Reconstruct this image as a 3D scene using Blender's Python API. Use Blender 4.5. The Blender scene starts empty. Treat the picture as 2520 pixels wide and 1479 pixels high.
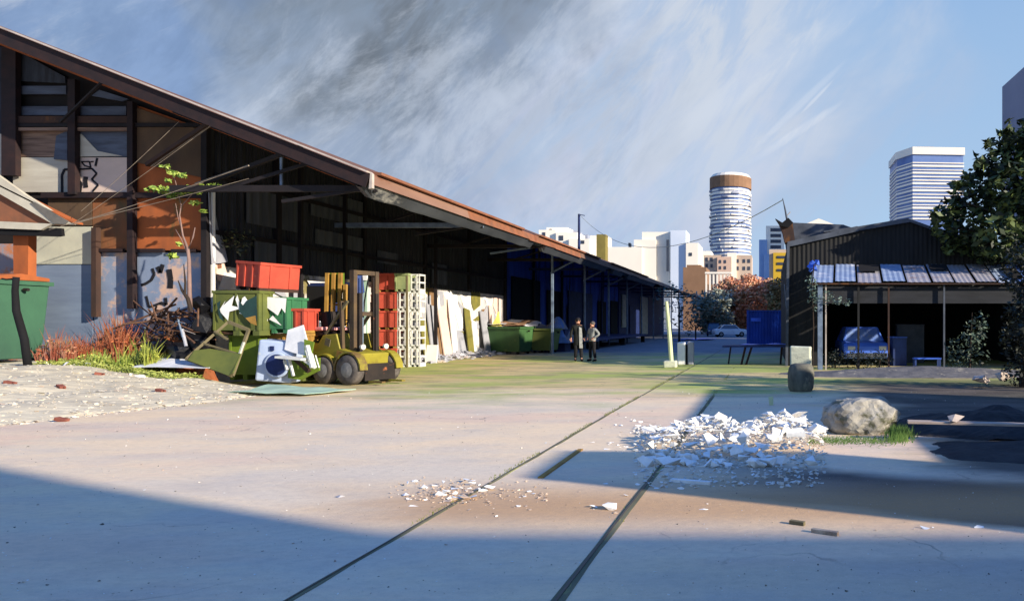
import bpy, bmesh, math, random
from mathutils import Vector, Matrix, noise
R = math.radians
rnd = random.Random(7)
sc = bpy.context.scene
C = sc.collection
# ---------------------------------------------------------------- measuring: photo 2520 x 1479, level camera at 1.65 m, focal 1700
F, VX, HY, EH = 1700.0, 1890.0, 795.0, 1.65
def W(px, py, D): return Vector(((px-VX)*D/F, D, EH-(py-HY)*D/F))
def G(px, py):
    D = EH*F/(py-HY); return Vector(((px-VX)*D/F, D, 0))
def onwall(px, py, X=-15.0):
    D = X*F/(px-VX); return Vector((X, D, EH-(py-HY)*D/F))
# ---------------------------------------------------------------- materials
def lin(c):
    if len(c) == 4: c = c[:3]
    o = []
    for v in c:
        v /= 255.0
        o.append(v/12.92 if v <= .04045 else ((v+.055)/1.055)**2.4)
    return (*o, 1)
def pm(name, c1, c2=None, scale=3.0, stretch=(1,1,1), rough=.85, bump=.15, c3=None, t3=.62, metal=0, wave=None, detail=6, spec=.3, vary=0.0, contrast=.18):
    """colours in sRGB 0-255 of the surface itself; broken up by two noises"""
    m = bpy.data.materials.new(name); m.use_nodes = True
    nt = m.node_tree; N = nt.nodes; L = nt.links; b = N['Principled BSDF']
    b.inputs['Roughness'].default_value = rough; b.inputs['Metallic'].default_value = metal
    b.inputs['Specular IOR Level'].default_value = spec
    tc = N.new('ShaderNodeTexCoord'); mp = N.new('ShaderNodeMapping'); mp.inputs['Scale'].default_value = stretch
    L.new(tc.outputs['Object'], mp.inputs['Vector'])
    n = N.new('ShaderNodeTexNoise'); n.inputs['Scale'].default_value = scale; n.inputs['Detail'].default_value = detail; n.inputs['Roughness'].default_value = .62
    L.new(mp.outputs[0], n.inputs['Vector'])
    mr = N.new('ShaderNodeMapRange'); mr.inputs['From Min'].default_value = .5-contrast; mr.inputs['From Max'].default_value = .5+contrast
    L.new(n.outputs['Fac'], mr.inputs['Value'])
    mx = N.new('ShaderNodeMix'); mx.data_type = 'RGBA'
    mx.inputs['A'].default_value = lin(c1); mx.inputs['B'].default_value = lin(c2 or [v*.8 for v in c1])
    L.new(mr.outputs[0], mx.inputs['Factor'])
    out = mx.outputs['Result']
    if c3:
        n2 = N.new('ShaderNodeTexNoise'); n2.inputs['Scale'].default_value = scale*.55; n2.inputs['Detail'].default_value = 9; n2.inputs['Roughness'].default_value = .7
        L.new(mp.outputs[0], n2.inputs['Vector'])
        m2 = N.new('ShaderNodeMapRange'); m2.inputs['From Min'].default_value = t3-.035; m2.inputs['From Max'].default_value = t3+.035
        L.new(n2.outputs['Fac'], m2.inputs['Value'])
        x2 = N.new('ShaderNodeMix'); x2.data_type = 'RGBA'; x2.inputs['B'].default_value = lin(c3)
        L.new(out, x2.inputs['A']); L.new(m2.outputs[0], x2.inputs['Factor']); out = x2.outputs['Result']
    if vary:
        oi = N.new('ShaderNodeObjectInfo'); hs = N.new('ShaderNodeHueSaturation')
        m3 = N.new('ShaderNodeMapRange'); m3.inputs['To Min'].default_value = 1-vary; m3.inputs['To Max'].default_value = 1+vary
        L.new(oi.outputs['Random'], m3.inputs['Value']); L.new(m3.outputs[0], hs.inputs['Value']); L.new(out, hs.inputs['Color']); out = hs.outputs[0]
    L.new(out, b.inputs['Base Color'])
    h = n.outputs['Fac']
    if wave:
        w = N.new('ShaderNodeTexWave'); w.bands_direction = wave[0]; w.inputs['Scale'].default_value = wave[1]
        L.new(tc.outputs['Object'], w.inputs['Vector']); h = w.outputs['Fac']; bump = wave[2]
    if bump:
        bp = N.new('ShaderNodeBump'); bp.inputs['Strength'].default_value = bump; bp.inputs['Distance'].default_value = .06
        L.new(h, bp.inputs['Height']); L.new(bp.outputs[0], b.inputs['Normal'])
    return m
def leafmat(name, cols, scale=1.2):
    m = bpy.data.materials.new(name); m.use_nodes = True
    nt = m.node_tree; N = nt.nodes; L = nt.links; b = N['Principled BSDF']; b.inputs['Roughness'].default_value = .6
    b.inputs['Specular IOR Level'].default_value = .35
    g = N.new('ShaderNodeNewGeometry'); n = N.new('ShaderNodeTexNoise'); n.inputs['Scale'].default_value = scale; n.inputs['Detail'].default_value = 3
    L.new(g.outputs['Position'], n.inputs['Vector'])
    ad = N.new('ShaderNodeMath'); ad.operation = 'MULTIPLY_ADD'; ad.inputs[1].default_value = .45; L.new(g.outputs['Random Per Island'], ad.inputs[0])
    mr = N.new('ShaderNodeMapRange'); mr.inputs['From Min'].default_value = .3; mr.inputs['From Max'].default_value = .7; mr.inputs['To Max'].default_value = .55
    L.new(n.outputs['Fac'], mr.inputs['Value']); L.new(mr.outputs[0], ad.inputs[2])
    cr = N.new('ShaderNodeValToRGB'); e = cr.color_ramp.elements
    while len(e) < len(cols): e.new(.5)
    for i, c in enumerate(cols): e[i].position = i/(len(cols)-1); e[i].color = lin(c)
    L.new(ad.outputs[0], cr.inputs['Fac']); L.new(cr.outputs[0], b.inputs['Base Color'])
    return m
# ---------------------------------------------------------------- mesh building
class MB:
    def __init__(s): s.bm = bmesh.new(); s.i = 0
    def mi(s, k): s.i = k; return s
    def face(s, pts):
        vs = [s.bm.verts.new(p) for p in pts]
        try: f = s.bm.faces.new(vs); f.material_index = s.i; return f
        except ValueError: return None
    def hexa(s, P):     # 8 points: bottom ring 0-3, top ring 4-7
        v = [s.bm.verts.new(p) for p in P]
        for q in ((3,2,1,0),(4,5,6,7),(0,1,5,4),(1,2,6,5),(2,3,7,6),(3,0,4,7)):
            s.bm.faces.new([v[k] for k in q]).material_index = s.i
        return s
    def box(s, x0, x1, y0, y1, z0, z1, rot=None, piv=None):
        P = [Vector(p) for p in ((x0,y0,z0),(x1,y0,z0),(x1,y1,z0),(x0,y1,z0),(x0,y0,z1),(x1,y0,z1),(x1,y1,z1),(x0,y1,z1))]
        if rot is not None:
            c = Vector(piv) if piv is not None else Vector(((x0+x1)/2,(y0+y1)/2,(z0+z1)/2))
            P = [c+rot@(p-c) for p in P]
        return s.hexa(P)
    def beam(s, a, b, w, h, up=(0,0,1)):
        a, b = Vector(a), Vector(b); d = (b-a).normalized(); u = Vector(up)
        if abs(d.dot(u)) > .97: u = Vector((0,1,0))
        r = d.cross(u).normalized(); u = r.cross(d).normalized()
        P = []
        for q in (a, b):
            for i, j in ((-1,-1),(1,-1),(1,1),(-1,1)): P.append(q+r*(i*w/2)+u*(j*h/2))
        return s.hexa(P)
    def tube(s, pts, rad, n=8, cap=True):
        pts = [Vector(p) for p in pts]
        if not isinstance(rad, (list, tuple)): rad = [rad]*len(pts)
        rings = []; ref = Vector((0,0,1))
        for k, p in enumerate(pts):
            d = (pts[min(k+1, len(pts)-1)]-pts[max(k-1, 0)]).normalized()
            if abs(d.dot(ref)) > .95: ref = Vector((1,0,0))
            r = d.cross(ref).normalized(); u = r.cross(d).normalized()
            rings.append([s.bm.verts.new(p+(r*math.cos(t)+u*math.sin(t))*rad[k]) for t in (2*math.pi*j/n for j in range(n))])
        for a, b in zip(rings, rings[1:]):
            for j in range(n): s.bm.faces.new((a[j], a[(j+1)%n], b[(j+1)%n], b[j])).material_index = s.i
        if cap:
            s.bm.faces.new(rings[0][::-1]).material_index = s.i; s.bm.faces.new(rings[-1]).material_index = s.i
        return s
    def prism(s, pts, off):     # polygon extruded by a vector
        off = Vector(off); a = [s.bm.verts.new(Vector(p)) for p in pts]; b = [s.bm.verts.new(Vector(p)+off) for p in pts]; n = len(a)
        s.bm.faces.new(a[::-1]).material_index = s.i; s.bm.faces.new(b).material_index = s.i
        for j in range(n): s.bm.faces.new((a[j], a[(j+1)%n], b[(j+1)%n], b[j])).material_index = s.i
        return s
    def lathe(s, prof, c=(0,0,0), n=20, axis='Z'):
        c = Vector(c); rings = []
        for r, z in prof:
            ring = []
            for j in range(n):
                t = 2*math.pi*j/n; x, y = r*math.cos(t), r*math.sin(t)
                ring.append(s.bm.verts.new(c+(Vector((x,y,z)) if axis == 'Z' else Vector((x,z,y)) if axis == 'Y' else Vector((z,x,y)))))
            rings.append(ring)
        for a, b in zip(rings, rings[1:]):
            for j in range(n): s.bm.faces.new((a[j], a[(j+1)%n], b[(j+1)%n], b[j])).material_index = s.i
        s.bm.faces.new(rings[0][::-1]).material_index = s.i; s.bm.faces.new(rings[-1]).material_index = s.i
        return s
    def chunk(s, c, size, r, flat=1.0, k=9):        # broken lump: hull of random points
        vs = []
        for _ in range(k):
            v = Vector((r.gauss(0,1), r.gauss(0,1), r.gauss(0,1))).normalized()
            vs.append(s.bm.verts.new(Vector(c)+Vector((v.x*size[0], v.y*size[1], v.z*size[2]*flat))))
        g = bmesh.ops.convex_hull(s.bm, input=vs)
        for e in g['geom']:
            if isinstance(e, bmesh.types.BMFace): e.material_index = s.i
        bad = [v for v in g['geom_interior'] if isinstance(v, bmesh.types.BMVert)]
        if bad: bmesh.ops.delete(s.bm, geom=bad, context='VERTS')
        return s
    def leaves(s, c, rad, n, size, r, flat=(1,1,1), shell=.35):
        c = Vector(c)
        for _ in range(n):
            v = Vector((r.gauss(0,1), r.gauss(0,1), r.gauss(0,1))).normalized()*rad*(shell+(1-shell)*r.random()**.5)
            p = c+Vector((v.x*flat[0], v.y*flat[1], v.z*flat[2]))
            a = Vector((r.gauss(0,1), r.gauss(0,1), r.gauss(0,.6))).normalized(); b = a.cross(Vector((r.gauss(0,1), r.gauss(0,1), r.gauss(0,1)))).normalized()
            q = size*r.uniform(.6, 1.4)
            s.face([p-a*q, p-b*q*.45, p+a*q, p+b*q*.45])
        return s
    def clean(s): bmesh.ops.recalc_face_normals(s.bm, faces=s.bm.faces[:]); return s
    def build(s, name, mats, parent=None, smooth=False, recalc=True, bevel=0):
        if recalc: s.clean()
        me = bpy.data.meshes.new(name)
        if parent is not None: s.bm.transform(wm(parent).inverted())
        s.bm.to_mesh(me); s.bm.free()
        for m in (mats if isinstance(mats, (list, tuple)) else [mats]): me.materials.append(m)
        o = bpy.data.objects.new(name, me); C.objects.link(o)
        if parent is not None: o.parent = parent
        else:
            vs = me.vertices
            if len(vs):
                xs = [v.co.x for v in vs]; ys = [v.co.y for v in vs]; zs = [v.co.z for v in vs]
                c = Vector(((min(xs)+max(xs))/2, (min(ys)+max(ys))/2, min(zs)))
                me.transform(Matrix.Translation(-c)); o.location = c
        if smooth:
            for p in me.polygons: p.use_smooth = True
        if bevel:
            b = o.modifiers.new('Bevel', 'BEVEL'); b.width = bevel; b.segments = 2; b.limit_method = 'ANGLE'
        return o
def wm(o):
    m = o.matrix_basis.copy() if False else Matrix.LocRotScale(o.location, o.rotation_euler, o.scale)
    return wm(o.parent)@m if o.parent else m
def tag(o, label=None, cat=None, group=None, kind=None):
    if label: o['label'] = label
    if cat: o['category'] = cat
    if group: o['group'] = group
    if kind: o['kind'] = kind
    return o
def thing(name, label, cat, loc=(0,0,0), rz=0, group=None):
    o = bpy.data.objects.new(name, None); C.objects.link(o); o.location = loc; o.rotation_euler = (0,0,rz); o.empty_display_size = .2
    return tag(o, label, cat, group)
def dup(root, loc, rz=None, label=None, group=None, scale=None, rx=0, ry=0):
    def cp(o, par):
        c = o.copy(); C.objects.link(c)
        if par is not None: c.parent = par
        for ch in kids.get(o.name, []): cp(ch, c)
        return c
    kids = {}
    for o in C.objects:
        if o.parent: kids.setdefault(o.parent.name, []).append(o)
    r = cp(root, None); r.location = loc
    if rz is not None: r.rotation_euler = (rx, ry, rz)
    if scale: r.scale = scale if isinstance(scale, (tuple, list)) else (scale,)*3
    if label: r['label'] = label
    if group: r['group'] = group
    return r
def RZ(a): return Matrix.Rotation(a, 3, 'Z')
def RX(a): return Matrix.Rotation(a, 3, 'X')
def RY(a): return Matrix.Rotation(a, 3, 'Y')
def cr(p0, p1, p2, p3, t):
    return .5*((2*p1)+(-p0+p2)*t+(2*p0-5*p1+4*p2-p3)*t*t+(-p0+3*p1-3*p2+p3)*t*t*t)
def corr(mb, A, B, Cc, D, n, amp, nrm):
    """corrugated sheet between edge A-B and edge D-C, n ridges along A-B"""
    A, B, Cc, D = map(Vector, (A, B, Cc, D)); nrm = Vector(nrm)
    k = n*4; pr = None
    for j in range(k+1):
        t = j/k; o = nrm*amp*math.sin(t*n*2*math.pi)
        a = mb.bm.verts.new(A.lerp(B, t)+o); b = mb.bm.verts.new(D.lerp(Cc, t)+o)
        if pr: mb.bm.faces.new((pr[0], a, b, pr[1])).material_index = mb.i
        pr = (a, b)
# ---------------------------------------------------------------- camera
cam = bpy.data.cameras.new('camera'); co = bpy.data.objects.new('camera', cam); C.objects.link(co); sc.camera = co
co.location = (0, 0, EH); co.rotation_euler = (R(90), 0, 0)
cam.sensor_width = 36; cam.lens = 36*F/2520; cam.shift_x = -630/2520; cam.shift_y = 55.5/2520
cam.clip_start = .1; cam.clip_end = 6000
# ---------------------------------------------------------------- sun and sky
SD = Vector((-.92, .39, -.331)).normalized()
sun = bpy.data.lights.new('sun', 'SUN'); sun.energy = 8.6; sun.angle = R(.6); sun.color = (1, .88, .71)
so = bpy.data.objects.new('sun', sun); C.objects.link(so); so.rotation_euler = SD.to_track_quat('-Z', 'Y').to_euler(); so.location = (30, -13, 12)
wd = bpy.data.worlds.new('World'); sc.world = wd; wd.use_nodes = True
nt = wd.node_tree; N = nt.nodes; L = nt.links
bg = N['Background']; sky = N.new('ShaderNodeTexSky'); sky.sky_type = 'NISHITA'; sky.sun_disc = False
sky.sun_elevation = math.asin(-SD.z); sky.sun_rotation = math.atan2(-SD.x, -SD.y); sky.dust_density = .6; sky.ozone_density = 1.5
def nd(t, **kw):
    n = N.new(t)
    for k, v in kw.items(): setattr(n, k, v)
    return n
def vmath(op, a, b=None):
    n = nd('ShaderNodeVectorMath', operation=op)
    for i, v in enumerate((a, b)):
        if v is None: continue
        if isinstance(v, (tuple, Vector)): n.inputs[i].default_value = v
        else: L.new(v, n.inputs[i])
    return n.outputs['Value'] if op in ('DOT_PRODUCT', 'LENGTH') else n.outputs['Vector']
def fm(op, a, b=None, c=None):
    n = nd('ShaderNodeMath', operation=op)
    for i, v in enumerate((a, b, c)):
        if v is None: continue
        if isinstance(v, (int, float)): n.inputs[i].default_value = v
        else: L.new(v, n.inputs[i])
    return n.outputs[0]
def mrange(v, a, b, c=0, d=1, smooth=True):
    n = nd('ShaderNodeMapRange'); n.interpolation_type = 'SMOOTHSTEP' if smooth else 'LINEAR'
    for i, q in zip(('From Min','From Max','To Min','To Max'), (a, b, c, d)): n.inputs[i].default_value = q
    L.new(v, n.inputs['Value']); return n.outputs[0]
def mix(f, a, b):
    n = nd('ShaderNodeMix', data_type='RGBA')
    L.new(f, n.inputs['Factor']) if not isinstance(f, float) else setattr(n.inputs['Factor'], 'default_value', f)
    for k, v in (('A', a), ('B', b)):
        if isinstance(v, tuple): n.inputs[k].default_value = v
        else: L.new(v, n.inputs[k])
    return n.outputs['Result']
tc = N.new('ShaderNodeTexCoord'); dirv = vmath('NORMALIZE', tc.outputs['Generated'])
def skydir(px, py): return Vector(((px-VX)/F, 1, (HY-py)/F)).normalized()
def blob(px, py, rx, ry, ang, warp=None, soft=.0):
    c = skydir(px, py); up = Vector((0,0,1)); rt = Vector((0,1,0)).cross(up).normalized()*1.0; rt = c.cross(up).normalized(); up = rt.cross(c).normalized()
    a = rt*math.cos(R(ang))+up*math.sin(R(ang)); b = -rt*math.sin(R(ang))+up*math.cos(R(ang))
    d = vmath('SUBTRACT', warp or dirv, tuple(c))
    u = fm('DIVIDE', vmath('DOT_PRODUCT', d, tuple(a)), rx/F); v = fm('DIVIDE', vmath('DOT_PRODUCT', d, tuple(b)), ry/F)
    e = fm('ADD', fm('MULTIPLY', u, u), fm('MULTIPLY', v, v))
    return mrange(e, soft, 1.0, 1, 0)
def sky_noise(scale, st, rot, detail=7, rough=.6, off=(0,0,0)):
    mp = nd('ShaderNodeMapping', vector_type='TEXTURE'); mp.inputs['Scale'].default_value = tuple(1/q for q in st); mp.inputs['Rotation'].default_value = tuple(-q for q in rot); mp.inputs['Location'].default_value = off
    L.new(dirv, mp.inputs['Vector']); n = nd('ShaderNodeTexNoise'); n.inputs['Scale'].default_value = scale; n.inputs['Detail'].default_value = detail; n.inputs['Roughness'].default_value = rough
    n.inputs['Distortion'].default_value = .5
    L.new(mp.outputs[0], n.inputs['Vector']); return n
# a slanting brush grain: long along the direction up to the right
nW = sky_noise(3.2, (1,1,1), (0,0,0), 5)
warp = vmath('ADD', dirv, vmath('SCALE', vmath('SUBTRACT', nW.outputs['Color'], (.5,.5,.5)))) if False else None
sc_n = nd('ShaderNodeVectorMath', operation='SCALE'); sc_n.inputs['Scale'].default_value = .42
L.new(vmath('SUBTRACT', nW.outputs['Color'], (.5,.5,.5)), sc_n.inputs[0]); warp = vmath('ADD', dirv, sc_n.outputs[0])
nA = sky_noise(4.0, (.8,1,2.2), (0,R(42),0), 8, .62)
nB = sky_noise(8.0, (.7,1,2.8), (0,R(50),0), 8, .65, (3,1,2))
nC = sky_noise(3.0, (1.2,1,1.6), (0,R(20),0), 6, .6, (7,3,1))
z = N.new('ShaderNodeSeparateXYZ'); L.new(dirv, z.inputs[0])
# clear sky: physical sky, blended with a haze towards the horizon
skc = nd('ShaderNodeVectorMath', operation='SCALE'); skc.inputs['Scale'].default_value = .1; L.new(sky.outputs[0], skc.inputs[0])
clear = mix(mrange(z.outputs['Z'], -.02, .42, 0, 1, False), lin((186,216,245)), lin((156,192,234)))
clear = mix(mrange(z.outputs['Z'], .38, .7), clear, lin((78,146,250)))
clear = mix(.1, clear, skc.outputs[0])
col = clear
streak = mrange(nA.outputs['Fac'], .38, .64)
fine = mrange(nB.outputs['Fac'], .38, .64)
lay = lambda f, c: mix(f, col, lin(c))
def mul(*a):
    o = a[0]
    for q in a[1:]: o = fm('MULTIPLY', o, q)
    return o
# pale lilac veil over the middle and left, thinning out to the right
col = lay(mul(blob(1000, 330, 1250, 600, 10, warp, .3), .85, mrange(fine, 0, 1, .55, 1)), (180,196,222))
col = lay(mul(blob(1400, 400, 720, 330, 30, warp, .1), .8, streak), (212,212,230))
col = lay(mul(blob(1500, 600, 260, 90, 40, warp, .0), .5, fine), (168,192,228))
col = lay(mul(blob(1700, 330, 380, 60, 42, warp, .0), .55, streak), (160,194,236))
# slate blue at the left
col = lay(mul(blob(200, 60, 900, 400, -15, warp, .3), .88, mrange(streak, 0, 1, .6, 1)), (112,138,178))
col = lay(mul(blob(560, 230, 480, 260, -20, warp, .1), .8, mrange(fine, 0, 1, .4, 1)), (142,170,212))
# white breaks
col = lay(mul(blob(800, 300, 400, 230, 50, warp, .0), 1.0, mrange(streak,0,1,.35,1)), (200,212,230))
col = lay(mul(blob(1650, 180, 760, 300, 32, warp, .0), .85, mrange(fine, 0, 1, .3, 1)), (208,216,228))
# the dark cloud
col = lay(mul(blob(1080, 0, 440, 240, 10, warp, .25), .95, mrange(streak, 0, 1, .72, 1)), (126,139,154))
col = lay(mul(blob(1010, 200, 330, 210, 55, warp, .1), .85, mrange(streak, 0, 1, .5, 1)), (132,144,160))
col = lay(mul(blob(1040, 70, 340, 190, 25, warp, .1), .72, fine), (104,113,124))
col = lay(mul(blob(700, 70, 260, 120, 40, warp, .0), .6, fine), (168,186,212))
col = lay(mul(blob(1250, 330, 480, 260, 40, warp, .1), .5, mrange(fine, 0, 1, .3, 1)), (160,176,202))
nD = sky_noise(5.5, (.6,1,2.6), (0,R(46),0), 9, .7, (5,2,9)); brush = mrange(nD.outputs['Fac'], .46, .66)
nE = sky_noise(5.0, (.9,1,2.2), (0,R(55),0), 9, .7, (1,7,4)); brush2 = mrange(nE.outputs['Fac'], .5, .68)
col = lay(mul(blob(850, 250, 1050, 700, 10, None, .4), .5, brush), (206,216,232))
col = lay(mul(blob(700, 200, 900, 600, 10, None, .4), .25, brush2), (120,146,184))
# thin white wisps
for a in ((1965, 262, 165, 11, 42), (1955, 330, 150, 12, 32), (1880, 180, 420, 40, 33), (2010, 240, 60, 5, 44)):
    col = lay(mul(blob(*a, None, .0), .6 if a[3] < 20 else .25, mrange(fine, 0, 1, .5, 1)), (228,234,244))
col = lay(mul(blob(1850, 200, 520, 260, 30, warp, .0), .35, mrange(streak, 0, 1, .3, 1)), (196,212,234))
L.new(col, bg.inputs['Color']); bg.inputs['Strength'].default_value = 1.0
# ================================================================= materials
M = {}
M['rust'] = pm('rust', (170,92,48), (132,76,46), 1.6, (1,1,.5), .9, .2, (92,84,50), .6)
M['rust_dark'] = pm('rust_dark', (70,50,42), (48,38,36), 1.6, (1,1,.5), .9, .2, (100,66,38), .6)
M['rust_mid'] = pm('rust_mid', (136,84,52), (98,74,52), 1.8, (1,1,.5), .9, .2, (84,76,52), .58)
M['rust_bright'] = pm('rust_bright', (140,88,62), (112,78,60), 2.5, (1,1,1), .9, .2, (120,72,50), .6)
M['fascia'] = pm('fascia_rust', (136,106,92), (112,82,66), .8, (1,.25,1), .8, .1, (104,64,48), .6)
M['fascia2'] = pm('fascia_brown', (120,92,78), (92,68,56), .8, (1,.25,1), .8, .1, (70,54,48), .58)
M['flash'] = pm('flashing', (196,186,176), (150,140,132), 2, rough=.5)
M['gutter'] = pm('gutter_grey', (70,73,78), (48,51,57), 1.0, (1,.4,1), .6, .2, (150,148,142), .63)
M['black_wood'] = pm('black_wood', (34,28,30), (20,18,22), 3, rough=.8)
M['post'] = pm('post_dark', (46,30,30), (28,22,26), 3, rough=.8)
M['steel_blue'] = pm('steel_pale', (120,138,160), (80,92,112), 3, rough=.5)
M['roof'] = pm('roof_sheet', (120,80,60), (90,66,54), 1.0, (1,.2,1), .9, .1)
M['under'] = pm('roof_underside', (30,26,26), (22,20,20), 2, rough=.9)
M['clad'] = pm('black_cladding', (58,60,66), (34,36,42), 1.2, (1,6,.5), .85, .3, (56,60,66), .63, wave=('Y', 4, .5))
M['clad_blue'] = pm('blue_cladding', (60,96,196), (38,56,120), .5, (1,2.2,.35), .8, .2, (18,20,30), .55)
M['white_wall'] = pm('white_wall', (232,224,212), (160,160,168), 1.5, (1,1,.6), .9, .15, (120,112,72), .6)
M['w_white'] = pm('paint_white', (240,238,230), (220,220,222), 3)
M['w_grey'] = pm('paint_grey', (160,162,170), (140,142,152), 3)
M['w_pink'] = pm('paint_pink', (222,196,182), (206,182,170), 3)
M['w_olive'] = pm('paint_olive', (128,120,52), (98,98,52), 3)
M['w_brown'] = pm('paint_brown', (132,104,74), (108,84,62), 3)
M['ink'] = pm('graffiti_black', (30,30,36), (20,20,26), 4)
M['stucco'] = pm('stucco_blue', (128,142,166), (112,126,150), 1.3, (1,1,1), .92, .25, (190,160,142), .55)
M['pale_wall'] = pm('pale_wall', (196,196,176), (168,170,158), 1.0, rough=.9, bump=.2)
M['boards'] = pm('brown_boards', (150,124,106), (92,72,62), 1.6, (.5,1,7), .85, .2)
M['pinkwall'] = pm('pink_boards', (206,184,172), (190,172,160), 1.2, (1,1,2), .9, .1)
M['greywall'] = pm('grey_boards', (188,184,170), (166,160,148), 1.2, (.6,1,4), .9, .1)
M['louver'] = pm('louver_blue', (84,94,112), (54,58,70), 2, (.5,1,3), .7, .1)
M['dull'] = pm('dull_brown', (98,78,58), (78,62,50), 1.5, (1,1,.4), .9, .2)
M['navy'] = pm('navy', (32,50,104), (20,30,62), 2, rough=.7)
M['dark'] = pm('near_black', (18,19,23), (12,12,16), 2, rough=.9)
M['cream'] = pm('cream_board', (204,196,172), (170,160,140), 2)
M['plant_trunk'] = pm('bark_pale', (150,122,110), (110,92,92), 6, (1,1,.3), .9, .3)
M['bark'] = pm('bark_dark', (58,46,38), (38,32,30), 6, (1,1,.3), .9, .3)
# ================================================================= ground
gm = bpy.data.materials.new('yard_ground'); gm.use_nodes = True
nt = gm.node_tree; N = nt.nodes; L = nt.links; bsdf = N['Principled BSDF']; bsdf.inputs['Roughness'].default_value = .9; bsdf.inputs['Specular IOR Level'].default_value = .2
geo = N.new('ShaderNodeNewGeometry'); sp = N.new('ShaderNodeSeparateXYZ'); L.new(geo.outputs['Position'], sp.inputs[0])
def gnoise(scale, st, detail=7, rough=.6, off=(0,0,0), rot=0):
    mp = nd('ShaderNodeMapping'); mp.inputs['Scale'].default_value = st; mp.inputs['Location'].default_value = off; mp.inputs['Rotation'].default_value = (0,0,rot)
    L.new(geo.outputs['Position'], mp.inputs['Vector']); n = nd('ShaderNodeTexNoise'); n.inputs['Scale'].default_value = scale; n.inputs['Detail'].default_value = detail; n.inputs['Roughness'].default_value = rough
    L.new(mp.outputs[0], n.inputs['Vector']); return n.outputs['Fac']
n1 = gnoise(.5, (.5,1,1), 8, .62, rot=.15); n2 = gnoise(.35, (.45,1.3,1), 6, .6, (4,9,0), -.2); n3 = gnoise(1.3, (.5,1.2,1), 8, .62, (1,2,0), .12); n4 = gnoise(14, (.6,1,1), 6, .7)
col = mix(mrange(n1, .38, .62), lin((238,212,174)), lin((220,204,180)))
col = mix(mul(mrange(n2, .46, .62), .7), col, lin((228,196,168)))
col = mix(mul(mrange(n3, .45, .7), .22), col, lin((166,162,162)))
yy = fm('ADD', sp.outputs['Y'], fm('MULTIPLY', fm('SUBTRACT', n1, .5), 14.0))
grn = mix(mrange(n2, .42, .58), lin((164,176,84)), lin((206,184,130)))
grn = mix(mul(mrange(n3, .48, .6), .55), grn, lin((122,126,88)))
col = mix(mul(mrange(yy, 13.5, 18.5), .95), col, grn)
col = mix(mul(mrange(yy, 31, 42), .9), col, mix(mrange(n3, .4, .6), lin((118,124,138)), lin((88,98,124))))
# dark earth on the right, with shade painted into the same colour
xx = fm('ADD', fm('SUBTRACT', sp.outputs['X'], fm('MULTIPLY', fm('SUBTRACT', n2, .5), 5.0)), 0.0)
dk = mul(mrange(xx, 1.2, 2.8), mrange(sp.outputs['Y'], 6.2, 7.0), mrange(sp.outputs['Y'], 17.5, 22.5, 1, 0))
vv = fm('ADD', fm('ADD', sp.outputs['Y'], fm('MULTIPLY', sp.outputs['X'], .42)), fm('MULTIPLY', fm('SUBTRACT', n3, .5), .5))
shade_strip = mul(mrange(vv, 6.35, 6.55), mrange(vv, 7.8, 8.3, 1, 0), mrange(xx, -1.6, 1.2))  # cast-shadow strip deepened in the ground colour
col = mix(mul(shade_strip, .95), col, lin((56,56,60)))
col = mix(mul(mrange(sp.outputs['Y'], 4.95, 4.75), mrange(xx, -2.5, 2.2), .45), col, lin((120,124,130)))  # foreground shade at right painted into the ground
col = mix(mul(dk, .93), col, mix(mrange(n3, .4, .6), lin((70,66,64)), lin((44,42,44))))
# brown stain in front of the shadow strip
st = mul(mrange(xx, -4.5, -2.2), mrange(sp.outputs['Y'], 5.2, 6.1), mrange(sp.outputs['Y'], 6.3, 7.6, 1, 0), mrange(xx, 2.5, 5, 1, 0))
col = mix(mul(st, .8), col, lin((186,144,100)))
col = mix(mul(mrange(n4, .35, .75), .18), col, lin((120,112,108)))
vo = nd('ShaderNodeTexVoronoi'); vo.feature = 'DISTANCE_TO_EDGE'; vo.inputs['Scale'].default_value = .55
wv = nd('ShaderNodeVectorMath', operation='ADD'); L.new(geo.outputs['Position'], wv.inputs[0]); nz = nd('ShaderNodeTexNoise'); nz.inputs['Scale'].default_value = 1.3; nz.inputs['Detail'].default_value = 6; L.new(geo.outputs['Position'], nz.inputs['Vector']); L.new(nz.outputs['Color'], wv.inputs[1]); L.new(wv.outputs[0], vo.inputs['Vector'])
crk = mul(mrange(vo.outputs['Distance'], .0, .012, 1, 0), mrange(n2, .5, .62))
col = mix(mul(crk, .55), col, lin((120,108,98)))
n5 = gnoise(60, (1,1,1), 3, .8); col = mix(mul(mrange(n5, .55, .75), .3), col, lin((104,94,86))); col = mix(mul(mrange(n5, .28, .4, 1, 0), .35), col, lin((244,236,222)))
n6 = gnoise(.7, (.6,1.2,1), 9, .7, (8,1,0), .1); col = mix(mul(mrange(n6, .52, .66), .12), col, lin((150,138,126)))
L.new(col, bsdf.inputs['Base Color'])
bp = nd('ShaderNodeBump'); bp.inputs['Strength'].default_value = .35; bp.inputs['Distance'].default_value = .02; L.new(fm('SUBTRACT', fm('ADD', n4, fm('MULTIPLY', n5, .3)), fm('MULTIPLY', crk, .5)), bp.inputs['Height']); L.new(bp.outputs[0], bsdf.inputs['Normal'])
mb = MB()
xs = [-2500,-400,-100,-40,-20]+[-16+i for i in range(0,33)]+[20,40,100,400,2500]
ys = [-300,-60,-20,-6]+[i*1.0 for i in range(0,46)]+[55,80,150,400,1000,4000]
gv = [[mb.bm.verts.new((x, y, 0)) for x in xs] for y in ys]
for j in range(len(ys)-1):
    for i in range(len(xs)-1): mb.bm.faces.new((gv[j][i], gv[j][i+1], gv[j+1][i+1], gv[j+1][i]))
g = mb.build('ground', gm); tag(g, kind='structure')
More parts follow.
